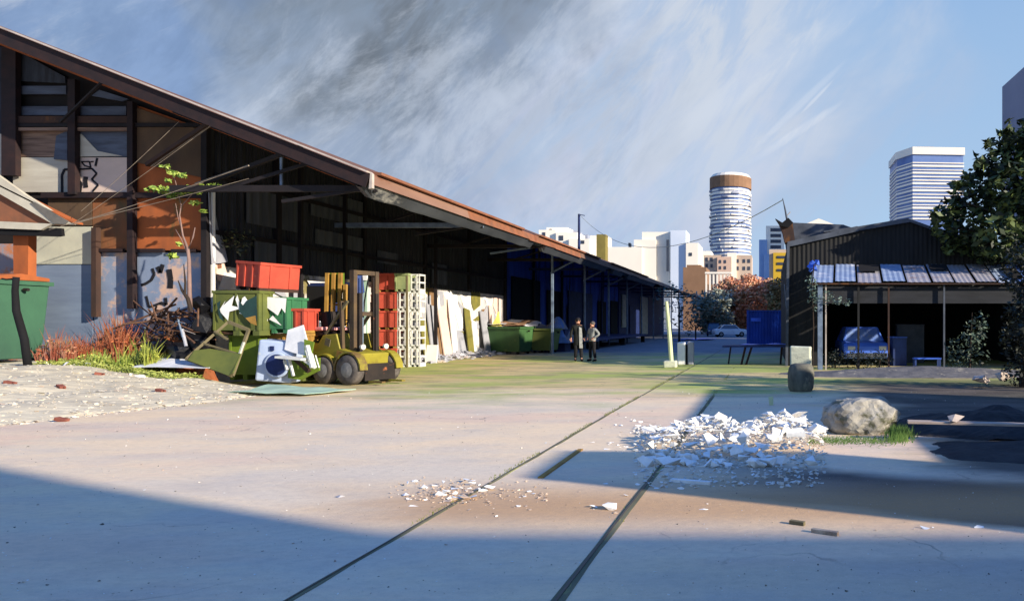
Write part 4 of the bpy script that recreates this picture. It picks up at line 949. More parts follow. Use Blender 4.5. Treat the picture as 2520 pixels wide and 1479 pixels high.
for x, r_ in ((.0, .33), (.80, .36)):
    for s_ in (-1, 1):
        m_ = MB(); m_.lathe([(r_*.6,-.11),(r_*.95,-.11),(r_,-.07),(r_,.07),(r_*.95,.11),(r_*.6,.11)], (x, s_*.5, r_), 26, 'Y'); w_ = fin(m_, 'wheel', M['tyre'] if x < 0 else pm('tyre_dusty', (110,104,100), (70,66,64), 6), smooth=True)
        m_ = MB(); m_.lathe([(r_*.58,-.04),(r_*.5,-.07),(.05,-.09)] if s_ < 0 else [(.05,.09),(r_*.5,.07),(r_*.58,.04)], (x, s_*.54, r_), 20, 'Y'); fin(m_, 'rim', M['khaki'] if x < 0 else M['rim'], w_)
        m_ = MB(); n = 10
        for k in range(n):
            a0, a1 = math.pi*k/n, math.pi*(k+1)/n; q = []
            for aa, rr in ((a0, r_+.04), (a1, r_+.04), (a1, r_+.08), (a0, r_+.08)): q.append((x+rr*math.cos(aa), s_*.5-.1, r_+rr*math.sin(aa)))
            m_.prism(q, (0, .2, 0))
        fin(m_, 'mudguard', M['fdark'] if x < 0 else M['yellow'])
for y in (-.32, .32): m_ = MB(); m_.lathe([(.03,-.05),(.06,-.03),(.065,.03)], (.97, y, .9), 12, 'X'); fin(m_, 'headlight', M['lamp'])
m_ = MB(); m_.box(-.55, -.3, -.25, .25, 1.37, 1.75, RY(R(-10))); fin(m_, 'backrest', M['fdark'], bevel=.03)
m_ = MB(); m_.tube([(.66,.1,2.6),(.5,.12,2.0),(.46,.1,1.3),(.3,.1,.95)], .018, 6); fin(m_, 'hose', M['tyre'])
for y in (-.16, .16): m_ = MB(); m_.tube([(.76,y,.4),(.76,y,2.6)], .014, 5); fin(m_, 'chain', M['fdark'])
for y in (-.3, .3):
    m_ = MB(); m_.box(.58, .72, y-.05, y+.05, .3, 2.75); fin(m_, 'mast_rail', M['mast'])
    m_ = MB(); m_.box(.73, .8, y*.75-.04, y*.75+.04, .3, 2.2); fin(m_, 'mast_rail', M['fdark'])
for z_ in (.5, 1.7, 2.98): m_ = MB(); m_.box(.60, .70, -.25, .25, min(z_,2.7)-.05, min(z_,2.7)+.05); fin(m_, 'mast_crossbar', M['mast'])
m_ = MB(); m_.tube([(.54,0,.4),(.54,0,2.3)], .05, 10); fin(m_, 'lift_cylinder', M['steel_blue'], smooth=True)
m_ = MB(); m_.box(.60, .64, -.25, -.02, 2.2, 2.68, RX(R(8))); fin(m_, 'hose_bundle', M['blue2'])
m_ = MB(); m_.box(1.12, 1.17, -.42, .42, .1, .5); fin(m_, 'carriage', M['fdark'])
for y in (-.28, .28): m_ = MB(); m_.box(1.17, 1.6, y-.05, y+.05, .05, .09); fin(m_, 'fork', M['yellow'])
for y in (-.42, .42):
    m_ = MB(); m_.beam((.45,y,.85), (.40,y,2.0), .06, .07); fin(m_, 'guard_post', M['mast'])
    m_ = MB(); m_.beam((-.12,y,1.2), (.6,y,2.0), .05, .06); fin(m_, 'guard_brace', M['khaki'])
m_ = MB(); m_.beam((.28,-.05,1.0), (.14,-.05,1.5), .04, .04); fin(m_, 'steering_column', M['fdark'])
m_ = MB(); m_.tube([(.12+.17*math.cos(t)*.9, -.05+.17*math.sin(t), 1.5+.17*math.cos(t)*.35) for t in (2*math.pi*j/16 for j in range(17))], .014, 6, False); fin(m_, 'steering_wheel', M['fdark'])
# ---------------------------------------------------------------- dumpsters
def dumpster(label, loc, rz, w, d, h, mat, lids=None, wheels=True):
    t = thing('dumpster', label, 'dumpster', loc, rz); c = wm(t)
    def fi(m_, nm, mt, par=None, **k): m_.bm.transform(c); return m_.build(nm, mt, par or t, **k)
    b = .14
    m_ = MB(); i_ = .12*w if w < 1.5 else .1
    m_.hexa([(-w/2+i_,-d/2+.12,b),(w/2-i_,-d/2+.12,b),(w/2-i_,d/2-.12,b),(-w/2+i_,d/2-.12,b),(-w/2,-d/2,h),(w/2,-d/2,h),(w/2,d/2,h),(-w/2,d/2,h)]); fi(m_, 'body', mat, bevel=.03)
    m_ = MB(); m_.box(-w/2-.05, w/2+.05, -d/2-.05, -d/2, h-.1, h+.0); m_.box(-w/2-.05, w/2+.05, d/2, d/2+.05, h-.1, h); m_.box(-w/2-.05, -w/2, -d/2, d/2, h-.1, h); m_.box(w/2, w/2+.05, -d/2, d/2, h-.1, h); fi(m_, 'rim', mat)
    for sx in (-1, 1):
        m_ = MB(); m_.tube([(sx*(w/2+.05),0,h-.22),(sx*(w/2+.16),0,h-.22)], .04, 8); fi(m_, 'lifting_pin', M['fdark'])
        for sy in (-1, 1): m_ = MB(); m_.lathe([(.05,-.03),(.07,-.03),(.07,.03),(.05,.03)], (sx*(w/2-.25), sy*(d/2-.22), .07), 12, 'Y'); fi(m_, 'wheel', M['tyre'])
    if lids:
        m_ = MB(); m_.prism([(-w/2,-d/2,h+.01),(-w/2,-d/2+.1,h+.1),(-w/2,0,h+.18),(-w/2,d/2,h+.1),(-w/2,d/2,h+.01)], (w,0,0)); fi(m_, 'lid', lids, bevel=.02)
    return t
dumpster('big green dumpster standing on the rubble bank by the small rusty roof', (-19.75, 17.2, .62), 0, 2.35, 1.35, 2.08, M['dumpgreen'], M['rust'])
dumpster('dark green dumpster with rubbish on top beside the graffiti wall', (-13.75, 36.9, 0), R(-12), 1.95, 1.4, 1.45, M['dumpgreen2'])
dumpster('olive dumpster with cardboard on top behind the dark green one', (-12.45, 38.6, 0), R(-5), 1.3, 1.4, 1.35, pm('dumpster_olive', (122,130,70), (98,108,60), 1.2, (1,1,.6)))
M['card'] = pm('cardboard', (160,126,98), (128,98,76), 3)
for k, (px0, px1, py, D, mt, dz, lab) in enumerate(((1180,1245,801,36.9,'tarp_w',.10,'white foam sheet on the left end of the dark green dumpster'), (1215,1300,797,37.3,'card',.16,'brown cardboard flap across the green dumpsters'),
    (1240,1320,792,38.8,'card',.3,'crumpled cardboard heaped on the olive dumpster'), (1290,1330,795,38.6,'tarp_w',.25,'white sheet of foam on the olive dumpster'), (1238,1285,790,38.9,'tarp_w',.35,'torn white wrapping over the cardboard'))):
    a = W(px0, 0, D); b = W(px1, 0, D); h0 = 1.45 if D < 38 else 1.37
    sheet('rubbish_sheet', lab, 'rubbish', [(a.x,D-.6,h0),(b.x,D-.5,h0),(b.x-.1,D+.5,h0+dz),(a.x+.15,D+.55,h0+dz)], .01, .16, M[mt], 10+k, 6)
m_ = MB(); p = W(1220, 806, 36.6); m_.prism([(p.x-.22,36.5,1.48),(p.x+.32,36.5,1.48),(p.x+.16,36.7,1.62),(p.x+.05,36.8,2.25),(p.x-.05,36.7,1.9)], (0,.12,.02)); o = m_.build('yellow_bag', pm('bag_yellow', (222,206,110), (206,190,96), 3)); tag(o, 'pointed yellow bag standing on the dark green dumpster', 'bag')
m_ = MB(); r2 = random.Random(5)
for k in range(9): p = W(1240+k*5, 782, 40.5); m_.chunk((p.x, 40.4, 1.55+.2*math.sin(k*1.9)), (.25,.25,.22), r2, 1, 8)
o = m_.build('leafy_rubbish', M['olive']); tag(o, 'olive green garden waste heaped behind the olive dumpster', 'garden waste')
drape('tarpaulin', 'grey blue tarpaulin over a tall heap left of the two people', W(1352,0,40).x, 40.2, .5, 1.25, .9, 1.45, pm('tarp_lilac', (150,146,150), (120,120,130), 2), pm('tarp_blue', (110,140,190), (84,112,168), 2), 6)
box_thing('storage_box', 'navy bin under the grey blue tarpaulin', 'bin', W(1352,0,40).x-.2, W(1352,0,40).x+1.0, 39.7, 40.8, 0, 1.3, M['navy'])
m_ = MB(); a = W(1340, 858, 39); m_.prism([(a.x-.3,39.1,0),(a.x-.15,39.0,1.25),(a.x+.05,39.0,1.25),(a.x+.45,39.05,.05),(a.x+.3,39.05,.0),(a.x-.05,39.03,.9)], (0,.08,0)); o = m_.build('folding_stand', M['tarp_w']); tag(o, 'white folding stand leaning before the navy bin', 'stand')
# bent dark post at the left
bp_ = thing('bent_post', 'dark bent post standing in front of the big green dumpster', 'post', W(68, 905, 16.0))
mb = MB(); mb.tube([W(70,912,16),W(60,835,16),W(40,765,16),W(37,715,16),W(40,682,16)], [.075,.075,.07,.06,.06], 10); mb.build('shaft', M['dark'], bp_, smooth=True)
mb = MB(); mb.tube([W(38,686,16),W(15,688,16),W(5,686,16)], .02, 6); mb.build('hook', M['dark'], bp_)
# little rusty roof at the left edge
hu = thing('lean_to_roof', 'small rusty lean-to roof with pale boards at the left edge', 'roof shelter', (-18.6, 17.0, .5))
Dh = 17.1
def hp(nm, pts, mt, d=0, th=.08): m_ = MB(); m_.prism([W(x, y, Dh+d) for x, y in pts], (0, th, 0)); m_.build(nm, mt, hu)
M['canvas'] = pm('pale_board', (196,190,172), (168,162,148), 1.5, (1,1,1), .85, .1)
hp('gable_board', [(-160,400),(-160,545),(0,545),(128,551),(0,478)], M['rust_bright'], .1)
hp('verge_board', [(-120,395),(0,478),(128,551),(180,553),(60,478),(-120,350)], M['canvas'], 0)
hp('verge_board', [(74,500),(85,498),(168,545),(160,552),(132,550)], pm('grey_board', (112,108,102), (90,88,84), 3), -.02, .02)
hp('tie_board', [(-160,545),(0,545),(128,551),(100,566),(-160,556)], M['canvas'], -.02)
hp('eave_beam', [(-160,556),(150,562),(152,580),(140,582),(-160,574)], M['dark'], .05)
hp('post', [(32,566),(70,566),(68,760),(34,760)], M['rust'], .3, .2)
m_ = MB(); m_.prism([W(-160,380,Dh), W(180,550,Dh), W(180,550,Dh)+Vector((0,0,.04)), W(-160,380,Dh)+Vector((0,0,.04))], (0,.25,0)); m_.build('roof_sheet', M['rust'], hu)
for k, (a, b) in enumerate((((178,552),(548,288)), ((180,553),(610,408)), ((150,556),(612,440)), ((120,566),(500,450)), ((200,520),(440,300)))):
    cable('guy_wire', ['pale guy wire from the small roof up to the verge strut', 'thick pale rope from the small roof to the canopy brace', 'lower pale rope running to the canopy brace', 'lowest thin rope along the rusty panels', 'faint wire crossing the rusty panels steeply'][k], [W(*a, 17.05), W(*b, 17.2)], .005 if k not in (1, 2) else .007, M['khaki0'], .03, 6, 'rope')
# ================================================================= people
def person(label, loc, rz, coat, trousers, hair, pose, coat_len, front=None, scale=1.0):
    t = thing('person', label, 'person', loc, rz); t.scale = (scale,)*3; c = wm(t)
    skin = M.setdefault('skin', pm('skin', (200,150,124), (184,132,108), 8, rough=.6, bump=0))
    V = []; Ed = []; Rr = []
    def v(p, r, par=None):
        V.append(Vector(p)); Rr.append(r)
        if par is not None: Ed.append((par, len(V)-1))
        return len(V)-1
    def skinmesh(V, Ed, Rr, lv=1):
        me = bpy.data.meshes.new('tmp'); me.from_pydata(V, Ed, []); o = bpy.data.objects.new('tmp', me); C.objects.link(o)
        md = o.modifiers.new('s', 'SKIN'); 
        for i, r in enumerate(Rr): me.skin_vertices[0].data[i].radius = (r[0], r[1]) if isinstance(r, tuple) else (r, r)
        me.skin_vertices[0].data[0].use_root = True; md.use_smooth_shade = True
        sb = o.modifiers.new('u', 'SUBSURF'); sb.levels = lv; sb.render_levels = lv
        bpy.context.view_layer.update(); dg = bpy.context.evaluated_depsgraph_get(); ev = o.evaluated_get(dg); m2 = bpy.data.meshes.new_from_object(ev)
        bm = bmesh.new(); bm.from_mesh(m2); bpy.data.objects.remove(o); return bm
    # facing -y locally
    pel = v((0,0,.95), (.14,.1)); wa = v((0,0,1.12), (.13,.09), pel); chs = v((0,0,1.32), (.17,.11), wa); nk = v((0,0,1.48), (.055,.055), chs); hd0 = v((0,-.01,1.56), (.07,.085), nk); hd = v((0,-.015,1.66), (.082,.098), hd0); v((0,0,1.74), (.055,.065), hd)
    legs = pose['legs']; arms = pose['arms']; hands = []
    for s_, (kn, an, toe) in zip((-1, 1), legs):
        h_ = v((s_*.09,0,.88), (.085,.09), pel); k_ = v(kn, (.055,.06), h_); a_ = v(an, (.038,.042), k_); v(toe, (.04,.03), a_)
    for s_, (el, wr) in zip((-1, 1), arms):
        sh_ = v((s_*.17,0,1.42), (.06,.06), chs); e_ = v(el, (.042,.042), sh_); w_ = v(wr, (.026,.026), e_); d = (Vector(wr)-Vector(el)).normalized(); v(Vector(wr)+d*.07, (.038,.018), w_); hands.append((Vector(wr)+d*.09, d))
    bm = skinmesh(V, Ed, Rr)
    mb = MB(); mb.bm.free(); mb.bm = bm
    for (p, d) in hands:       # five fingers per hand
        side = d.cross(Vector((0,1,0))).normalized()
        for k in range(4):
            ln = (.062,.075,.07,.055)[k]; a = p+side*(k-1.5)*.017; b = a+d*ln*.55+Vector((0,-.004,0)); e = b+(d+Vector((0,.35,0))).normalized()*ln*.45; mb.tube([a-d*.02, a, b, e], [.009,.009,.008,.006], 6)
        a = p-d*.06-side*.03; mb.tube([a, a-side*.03+d*.02, a-side*.038+d*.055], [.011,.01,.007], 6)
    hc = Vector((0,-.105,1.645)); mb.tube([hc+Vector((0,.01,.03)), hc+Vector((0,-.012,-.01)), hc+Vector((0,.01,-.02))], [.008,.015,.01], 6)      # nose
    for s_ in (-1, 1): mb.tube([(s_*.085,0,1.66),(s_*.095,.01,1.64),(s_*.086,0,1.615)], [.01,.018,.008], 6)
    mb.bm.transform(c); body = mb.build('body', skin, t, smooth=True)
    for s_ in (-1, 1): m_ = MB(); m_.lathe([(.004,-.008),(.011,0),(.004,.008)], (s_*.032, -.108, 1.665), 8, 'Y'); m_.bm.transform(c); m_.build('eye', M['dark'], t)
    m_ = MB(); m_.box(-.022, .022, -.118, -.105, 1.595, 1.602); m_.bm.transform(c); m_.build('mouth', pm('lips', (140,80,74)), t)
    # trousers
    V2 = [Vector((0,0,.98)), Vector((0,0,.9))]; E2 = [(0,1)]; R2 = [(.16,.12), (.155,.125)]
    for s_, (kn, an, toe) in zip((-1, 1), legs):
        b0 = len(V2); V2 += [Vector((s_*.095,0,.80)), Vector(kn), Vector(an)+Vector((0,0,.02))]; R2 += [(.098,.105),(.075,.078),(.066,.07)]; E2 += [(1,b0),(b0,b0+1),(b0+1,b0+2)]
    m_ = MB(); m_.bm.free(); m_.bm = skinmesh(V2, E2, R2); m_.bm.transform(c); m_.build('trousers', trousers, t, smooth=True)
    for s_, (kn, an, toe) in zip((-1, 1), legs):
        m_ = MB(); a = Vector(an); b = Vector(toe); m_.tube([a+Vector((0,.05,-.04)), a+Vector((0,0,-.03)), a.lerp(b,.6)+Vector((0,0,-.01)), b+Vector((0,-.02,-.01))], [.035,.052,.048,.03], 10); m_.bm.transform(c); m_.build('shoe', M['dark'], t, smooth=True)
    # coat
    V3 = [Vector((0,0,coat_len)), Vector((0,0,1.0)), Vector((0,0,1.14)), Vector((0,0,1.33)), Vector((0,0,1.46))]; E3 = [(0,1),(1,2),(2,3),(3,4)]; R3 = [(.21,.16),(.19,.15),(.175,.13),(.205,.145),(.085,.08)]
    for s_, (el, wr) in zip((-1, 1), arms):
        b0 = len(V3); V3 += [Vector((s_*.185,0,1.42)), Vector(el), Vector(wr)]; R3 += [(.078,.08),(.06,.06),(.048,.048)]; E3 += [(3,b0),(b0,b0+1),(b0+1,b0+2)]
    m_ = MB(); m_.bm.free(); m_.bm = skinmesh(V3, E3, R3); m_.bm.transform(c); m_.build('coat', coat, t, smooth=True)
    if front:
        m_ = MB(); m_.prism([(.02,-.165,1.4),(.12,-.14,1.36),(.15,-.15,1.1),(.17,-.17,coat_len-.02),(.03,-.19,coat_len-.02),(.015,-.17,1.1)], (0,.04,0)); m_.bm.transform(c); m_.build('coat_front', front, t, bevel=.01)
    m_ = MB(); bm = m_.bm; bmesh.ops.create_icosphere(bm, subdivisions=3, radius=1)
    for q in bm.verts:
        p = q.co; z_ = p.z
        q.co = Vector((p.x*.102, p.y*.112+.012+(.01 if p.y > 0 else 0), 1.69+z_*.095))
        if p.y < -.2: q.co.z = max(q.co.z, 1.715+.01*p.x); q.co.y = max(q.co.y, -.085)
        elif z_ < 0: q.co.z = 1.69+z_*.14*hair[1]
    m_.bm.transform(c); m_.build('hair', hair[0], t, smooth=True)
    return t
M['coat_black'] = pm('coat_black', (34,36,34), (24,26,26), 8, rough=.9, bump=.1)
M['coat_grey'] = pm('coat_grey', (150,152,148), (112,116,116), 8, rough=.9, bump=.1)
M['trouser'] = pm('trousers_dark', (28,28,32), (20,20,24), 8, rough=.9, bump=.1)
M['trouser_g'] = pm('trousers_grey', (110,110,106), (80,80,80), 8, rough=.9, bump=.1)
M['hair_d'] = pm('hair_dark', (34,28,26), (24,20,20), 20, rough=.7)
M['hair_g'] = pm('hair_grey', (96,90,84), (60,56,54), 20, rough=.7)
p = G(1424, 880); p = Vector((-9.05, 33.0, 0))
person('person in a long black coat with a pale grey front, walking', (-8.25, 30.0, 0), R(22), M['coat_black'], M['trouser'], (M['hair_d'], 1.0),
    dict(legs=(((-.09,-.06,.5),(-.10,.02,.09),(-.11,-.13,.04)), ((.11,-.1,.5),(.12,-.16,.09),(.12,-.31,.04))), arms=(((-.27,.03,1.17),(-.28,-.06,.94)), ((.28,.02,1.16),(.26,-.14,.95)))), .55, M['coat_grey'], 1.06)
person('person in a grey jacket and dark trousers, hand on hip, facing the other', (-7.6, 29.9, 0), R(-35), M['coat_grey'], M['trouser'], (M['hair_g'], .8),
    dict(legs=(((-.12,-.02,.5),(-.15,.02,.09),(-.18,-.13,.04)), ((.13,-.02,.5),(.17,.02,.09),(.2,-.13,.04))), arms=(((-.34,.05,1.2),(-.2,-.1,1.05)), ((.36,.08,1.2),(.2,-.08,1.04)))), .84, None, .97)
# ================================================================= trees and plants
def branchy(t, base, h, r0, mat, n, seed, spread=.5, lean=(0,0), start=.35, tipr=.02):
    r_ = random.Random(seed); tips = []
    b = Vector(base); P = [b]; k = 5
    for i in range(1, k+1): P.append(b+Vector((lean[0]*i/k+r_.uniform(-.06,.06)*h*.2, lean[1]*i/k+r_.uniform(-.05,.05)*h*.2, h*i/k)))
    m_ = MB(); m_.tube([P[0]+Vector((0,0,-.05))]+P[1:], [r0*1.25]+[r0*(1-.75*i/k) for i in range(1, k+1)], 9); m_.build('trunk', mat, t, smooth=True)
    for j in range(n):
        tt = start+(1-start)*(j+.5)/n; i = min(k-1, int(tt*k)); q = P[i].lerp(P[i+1], tt*k-i); a = r_.uniform(0, 6.28) if n > 3 else j*2.1; ln = spread*h*r_.uniform(.6, 1.1)*(1.15-tt*.6)
        e1 = q+Vector((math.cos(a)*ln*.5, math.sin(a)*ln*.5, ln*.35)); e2 = q+Vector((math.cos(a)*ln, math.sin(a)*ln, ln*.85+r_.uniform(-.1,.1)*ln))
        m_ = MB(); m_.tube([q, e1, e2], [r0*.45*(1-tt*.5), r0*.28, tipr], 6); m_.build('branch', mat, t); tips.append(e2); tips.append(e1.lerp(e2, .6))
    tips.append(P[-1]); return tips
def crown(t, clumps, cols, size, per, seed, name='crown', scale=1.2, flat=(1,1,1), shell=.35):
    r_ = random.Random(seed); m_ = MB()
    for (c_, rad) in clumps: m_.leaves(c_, rad, int(per*rad*rad), size, r_, flat, shell)
    return m_.build(name, leafmat('leaves', cols, scale), t, recalc=False)
DG = [(22,30,26), (34,46,32), (58,76,40), (112,124,58), (150,160,110)]
# big tree at right, leaning over the end of the lean-to
bt = thing('evergreen_tree', 'big dark evergreen tree rising over the right end of the lean-to roof', 'tree', (11.9, 25.7, 0))
tips = branchy(bt, (11.9,25.7,0), 8.0, .34, M['bark'], 7, 3, .34)
for e in ((2330,560),(2380,500),(2430,440),(2480,390),(2400,600),(2460,560)):
    q = W(*e, 25.6); m_ = MB(); m_.tube([(11.6,25.7,4.2), (9.8,25.7,(q.z+4.4)/2), q], [.12,.07,.02], 6); m_.build('branch', M['bark'], bt)
r_ = random.Random(11); cl = []
for (px, py, rad) in ((2335,515,.42),(2370,480,.5),(2420,440,.55),(2460,400,.6),(2500,365,.65),(2560,340,.9),(2640,330,1.2),(2320,560,.42),(2380,550,.7),(2440,510,.8),(2500,460,.9),(2570,450,1.2),(2650,450,1.5),(2340,600,.38),(2400,600,.6),(2460,580,.85),(2530,560,1.1),(2610,560,1.4),(2700,540,1.6),(2430,625,.4),(2500,630,.5),(2410,405,.22),(2378,435,.2),(2440,355,.25),(2475,335,.3),(2300,530,.2),(2480,300,.1),(2405,385,.12),(2350,455,.14)):
    q = W(px, py, 25.7+r_.uniform(-.7, .9)); q.z = max(q.z, 3.95+rad*.75); cl.append((q, rad*1.08))
crown(bt, cl, [(16,22,20), (26,36,26), (46,62,36), (96,110,56), (146,158,112)], .17, 520, 5, scale=1.3)
st_ = thing('shade_caster_tree', 'sparse unseen tree added to throw streaky shade on the yard', 'tree', (10.6, 15, 0))  # unseen tree, added for its streaks of shade
branchy(st_, (10.6,15,0), 4.6, .16, M['bark'], 8, 19, .4)
crown(st_, [(Vector((10.3+r_.uniform(-1.4,1.8), 15+r_.uniform(-1.3,1.3), r_.uniform(3.2,5.4))), r_.uniform(.4,.8)) for _ in range(14)], DG, .14, 120, 23)
hb = thing('hedge_bush', 'black-green bush column at the lower right edge of the yard', 'bush', (6.75, 17.6, 0))
cl = [(Vector((6.5+r_.uniform(-.15,.4), 17.8+r_.uniform(-.5,.5), z_)), .5) for z_ in (.3,.6,.9,1.2,1.5,1.8,2.1,2.5,2.9,3.3)]
m_ = MB(); m_.tube([(6.6,17.8,0),(6.7,17.8,3.4)], [.14,.06], 8); m_.build('stem', M['bark'], hb)
crown(hb, cl, [(12,15,15), (20,26,24), (30,40,30), (44,52,40)], .07, 900, 7, 'foliage', 2)
sb = thing('leafy_shrub', 'leafy grey-green shrub growing before the lean-to posts', 'shrub', (W(2385,0,23).x, 23.0, .05))
x = W(2385,0,23).x
m_ = MB(); m_.tube([(x,23,0),(x+.05,23,1.0),(x+.1,23,2.0)], [.05,.03,.01], 6); m_.build('stem', M['bark'], sb)
cl = [(Vector((x+dx, 23+r_.uniform(-.3,.3), z_)), rr) for dx, z_, rr in ((-.3,.4,.45),(.2,.5,.45),(-.1,.95,.5),(.35,1.0,.4),(-.45,.85,.35),(.15,1.45,.4),(.3,1.8,.3),(.5,1.5,.25),(.0,.15,.4))]
crown(sb, cl, [(20,28,26), (36,50,44), (66,84,70), (124,140,118)], .07, 420, 8, 'foliage', 4)
# creeper hanging at the lean-to corner
cv = thing('climbing_vine', 'creeper with blue-grey leaves hanging at the left corner of the lean-to roof', 'vine', W(2000, 900, 24.3))
x = W(2000,0,24.2).x; m_ = MB(); m_.tube([(x,24.2,0),(x+.03,24.2,1.5),(x-.02,24.2,3.0),(x+.05,24.25,3.7)], .025, 6); m_.build('stem', M['bark'], cv)
cl = [(W(px, py, 24.1), rad) for px, py, rad in ((2000,700,.22),(1998,720,.2),(2012,735,.2),(2035,728,.22),(2060,738,.2),(2085,745,.17),(1995,690,.18),(2008,760,.1),(2000,740,.18),(2030,745,.15))]
crown(cv, cl, [(40,54,54), (66,84,80), (96,116,108), (120,140,130)], .05, 900, 9, 'foliage', 5)
m_ = MB(); r2 = random.Random(3)
for k in range(6): p = W(1996+k*3, 655+8*math.sin(k*2.2), 24.6); m_.chunk((p.x, 24.9+.2*math.sin(k), p.z+.02), (.14,.16,.13), r2, 1, 9)
o = m_.build('cloth_bundle', M['blue']); tag(o, 'bright blue cloth bundle lying on the corner of the lean-to roof', 'cloth')
# low dark bushes inside the lean-to in front of the car
for k, (px, lab) in enumerate(((2055,'dark low bush left in front of the blue car'), (2110,'dark low bush in the middle before the blue car'), (2165,'dark low bush right in front of the blue car'))):
    t = thing('low_bush', lab, 'bush', W(px, 900, 25.2), group=None); x = W(px,0,25.2).x
    m_ = MB(); m_.tube([(x,25.2,0),(x,25.2,.3)], .03, 5); m_.build('stem', M['bark'], t)
    crown(t, [(Vector((x-.2,25.2,.3)),.35),(Vector((x+.2,25.3,.28)),.35),(Vector((x,25.2,.45)),.3)], [(14,20,20), (26,36,34), (46,60,56)], .05, 900, 20+k, 'foliage', 4)
# tree in the middle distance by the leaning post
mt_ = thing('young_tree', 'loose blue-green young tree behind the leaning post', 'tree', (W(1672,0,52).x, 52, 0))
x = W(1672,0,52).x; branchy(mt_, (x,52,0), 3.2, .1, M['bark'], 6, 4, .4)
cl = [(W(px, py, 52+r_.uniform(-.8,.8)), rad) for px, py, rad in ((1628,722,.5),(1650,712,.6),(1680,720,.7),(1700,735,.6),(1690,760,.6),(1665,750,.6),(1640,760,.35),(1670,785,.5),(1615,735,.3),(1630,790,.3),(1700,780,.5))]
crown(mt_, cl, [(34,52,64), (58,84,92), (96,120,112), (140,156,130)], .13, 110, 12, scale=1)
mt2 = thing('dense_bush', 'dark green bush at the end of the long warehouse', 'bush', (W(1712,0,66).x, 66, 0))
x = W(1712,0,66).x; m_ = MB(); m_.tube([(x,66,0),(x,66,1.4)], .08, 6); m_.build('stem', M['bark'], mt2)
crown(mt2, [(W(px, py, 66), rad) for px, py, rad in ((1700,800,.8),(1720,790,.9),(1705,775,.7),(1730,805,.7),(1690,812,.6))], [(18,26,26), (32,44,36), (60,72,44), (110,116,60)], .12, 150, 13, 'foliage', 1)
# autumn trees beyond the yard
AUT = [(140,124,112), (178,138,112), (214,144,112), (200,168,132), (156,164,132)]
TEAL = [(84,98,98), (110,124,122), (144,150,136), (176,150,120)]
k = 0
for px, py, D, rad, cols, lab in ((1752,745,105,2.7,TEAL,'blue-green tree leftmost in the autumn row'), (1790,735,110,2.9,AUT,'rusty brown tree beside the blue-green one'), (1822,722,114,3.2,[(150,124,104),(204,138,104),(228,148,112),(176,160,126)],'bright orange autumn tree in the middle of the row'),
    (1858,720,108,3.1,AUT,'orange-brown autumn tree right of the brightest one'), (1892,728,112,3.3,[(124,118,96),(160,128,100),(196,124,90),(136,142,108)],'olive and orange tree second from the shed'), (1925,730,106,3.0,[(96,92,66),(140,116,76),(120,128,80)],'brownish olive tree touching the dark shed'),
    (1760,775,100,1.9,[(60,80,84),(104,110,90),(170,110,76)],'low teal and orange tree above the parked dark car'), (1850,768,101,2.0,[(120,84,60),(190,104,64),(90,100,76)],'low orange bush above the white car')):
    c_ = W(px, py, D); t = thing('autumn_tree', lab, 'tree', (c_.x, D, 0), group='autumn trees beyond the yard')
    branchy(t, (c_.x,D,0), max(2, c_.z), .22, M['bark'], 5, 40+k, .35)
    rr = random.Random(50+k); cl = [(c_+Vector((rr.uniform(-.75,.75)*rad, rr.uniform(-.6,.6)*rad, rr.uniform(-1.3,.6)*rad)), rad*rr.uniform(.4,.62)) for _ in range(26)]
    crown(t, cl, cols, .3, 75, 60+k, scale=.45); k += 1
# sapling in front of the rusty gable
sp2 = thing('sapling', 'thin sapling with sparse bright leaves before the rusty gable panels', 'tree', (W(465,0,17.6).x, 17.6, .55))
for pts, rd in (([(468,768),(466,720),(465,640),(462,610)],[.055,.05,.04,.035]), ([(462,612),(450,580),(442,530),(446,505)],[.03,.02,.014,.01]), ([(463,615),(475,585),(480,560)],[.025,.016,.008]), ([(446,560),(438,535),(432,500)],[.014,.01,.006]), ([(462,625),(447,590),(432,565)],[.02,.012,.006]), ([(446,505),(430,440),(412,408)],[.01,.007,.004]), ([(446,508),(480,470),(520,460)],[.01,.007,.004])):
    m_ = MB(); m_.tube([W(x, y, 17.6) for x, y in pts], rd, 7); m_.build('trunk' if rd[0] == .055 else 'branch', M['plant_trunk'], sp2, smooth=True)
m_ = MB(); m_.tube([W(470,766,17.55),W(462,735,17.5),W(448,715,17.5),W(438,690,17.5)], [.05,.045,.03,.01], 7); m_.tube([W(455,722,17.5),W(456,695,17.5),W(452,650,17.5)], [.03,.025,.008], 7); m_.build('branch', M['bark'], sp2)
cl = [(W(px, py, 17.6), rad*1.35) for px, py, rad in ((408,410,.07),(424,424,.07),(434,430,.08),(452,432,.06),(370,465,.09),(392,466,.09),(410,466,.08),(436,470,.12),(460,466,.13),(480,470,.12),(505,462,.11),(530,460,.1),(545,464,.06),(420,482,.09),(478,500,.08),(500,520,.05),(395,472,.06),(425,630,.09),(440,600,.05),(415,445,.05))]
crown(sp2, cl, [(70,96,40), (112,140,60), (160,178,84), (200,206,130)], .065, 2900, 14, 'foliage', 6, (1,1,.6), .1)
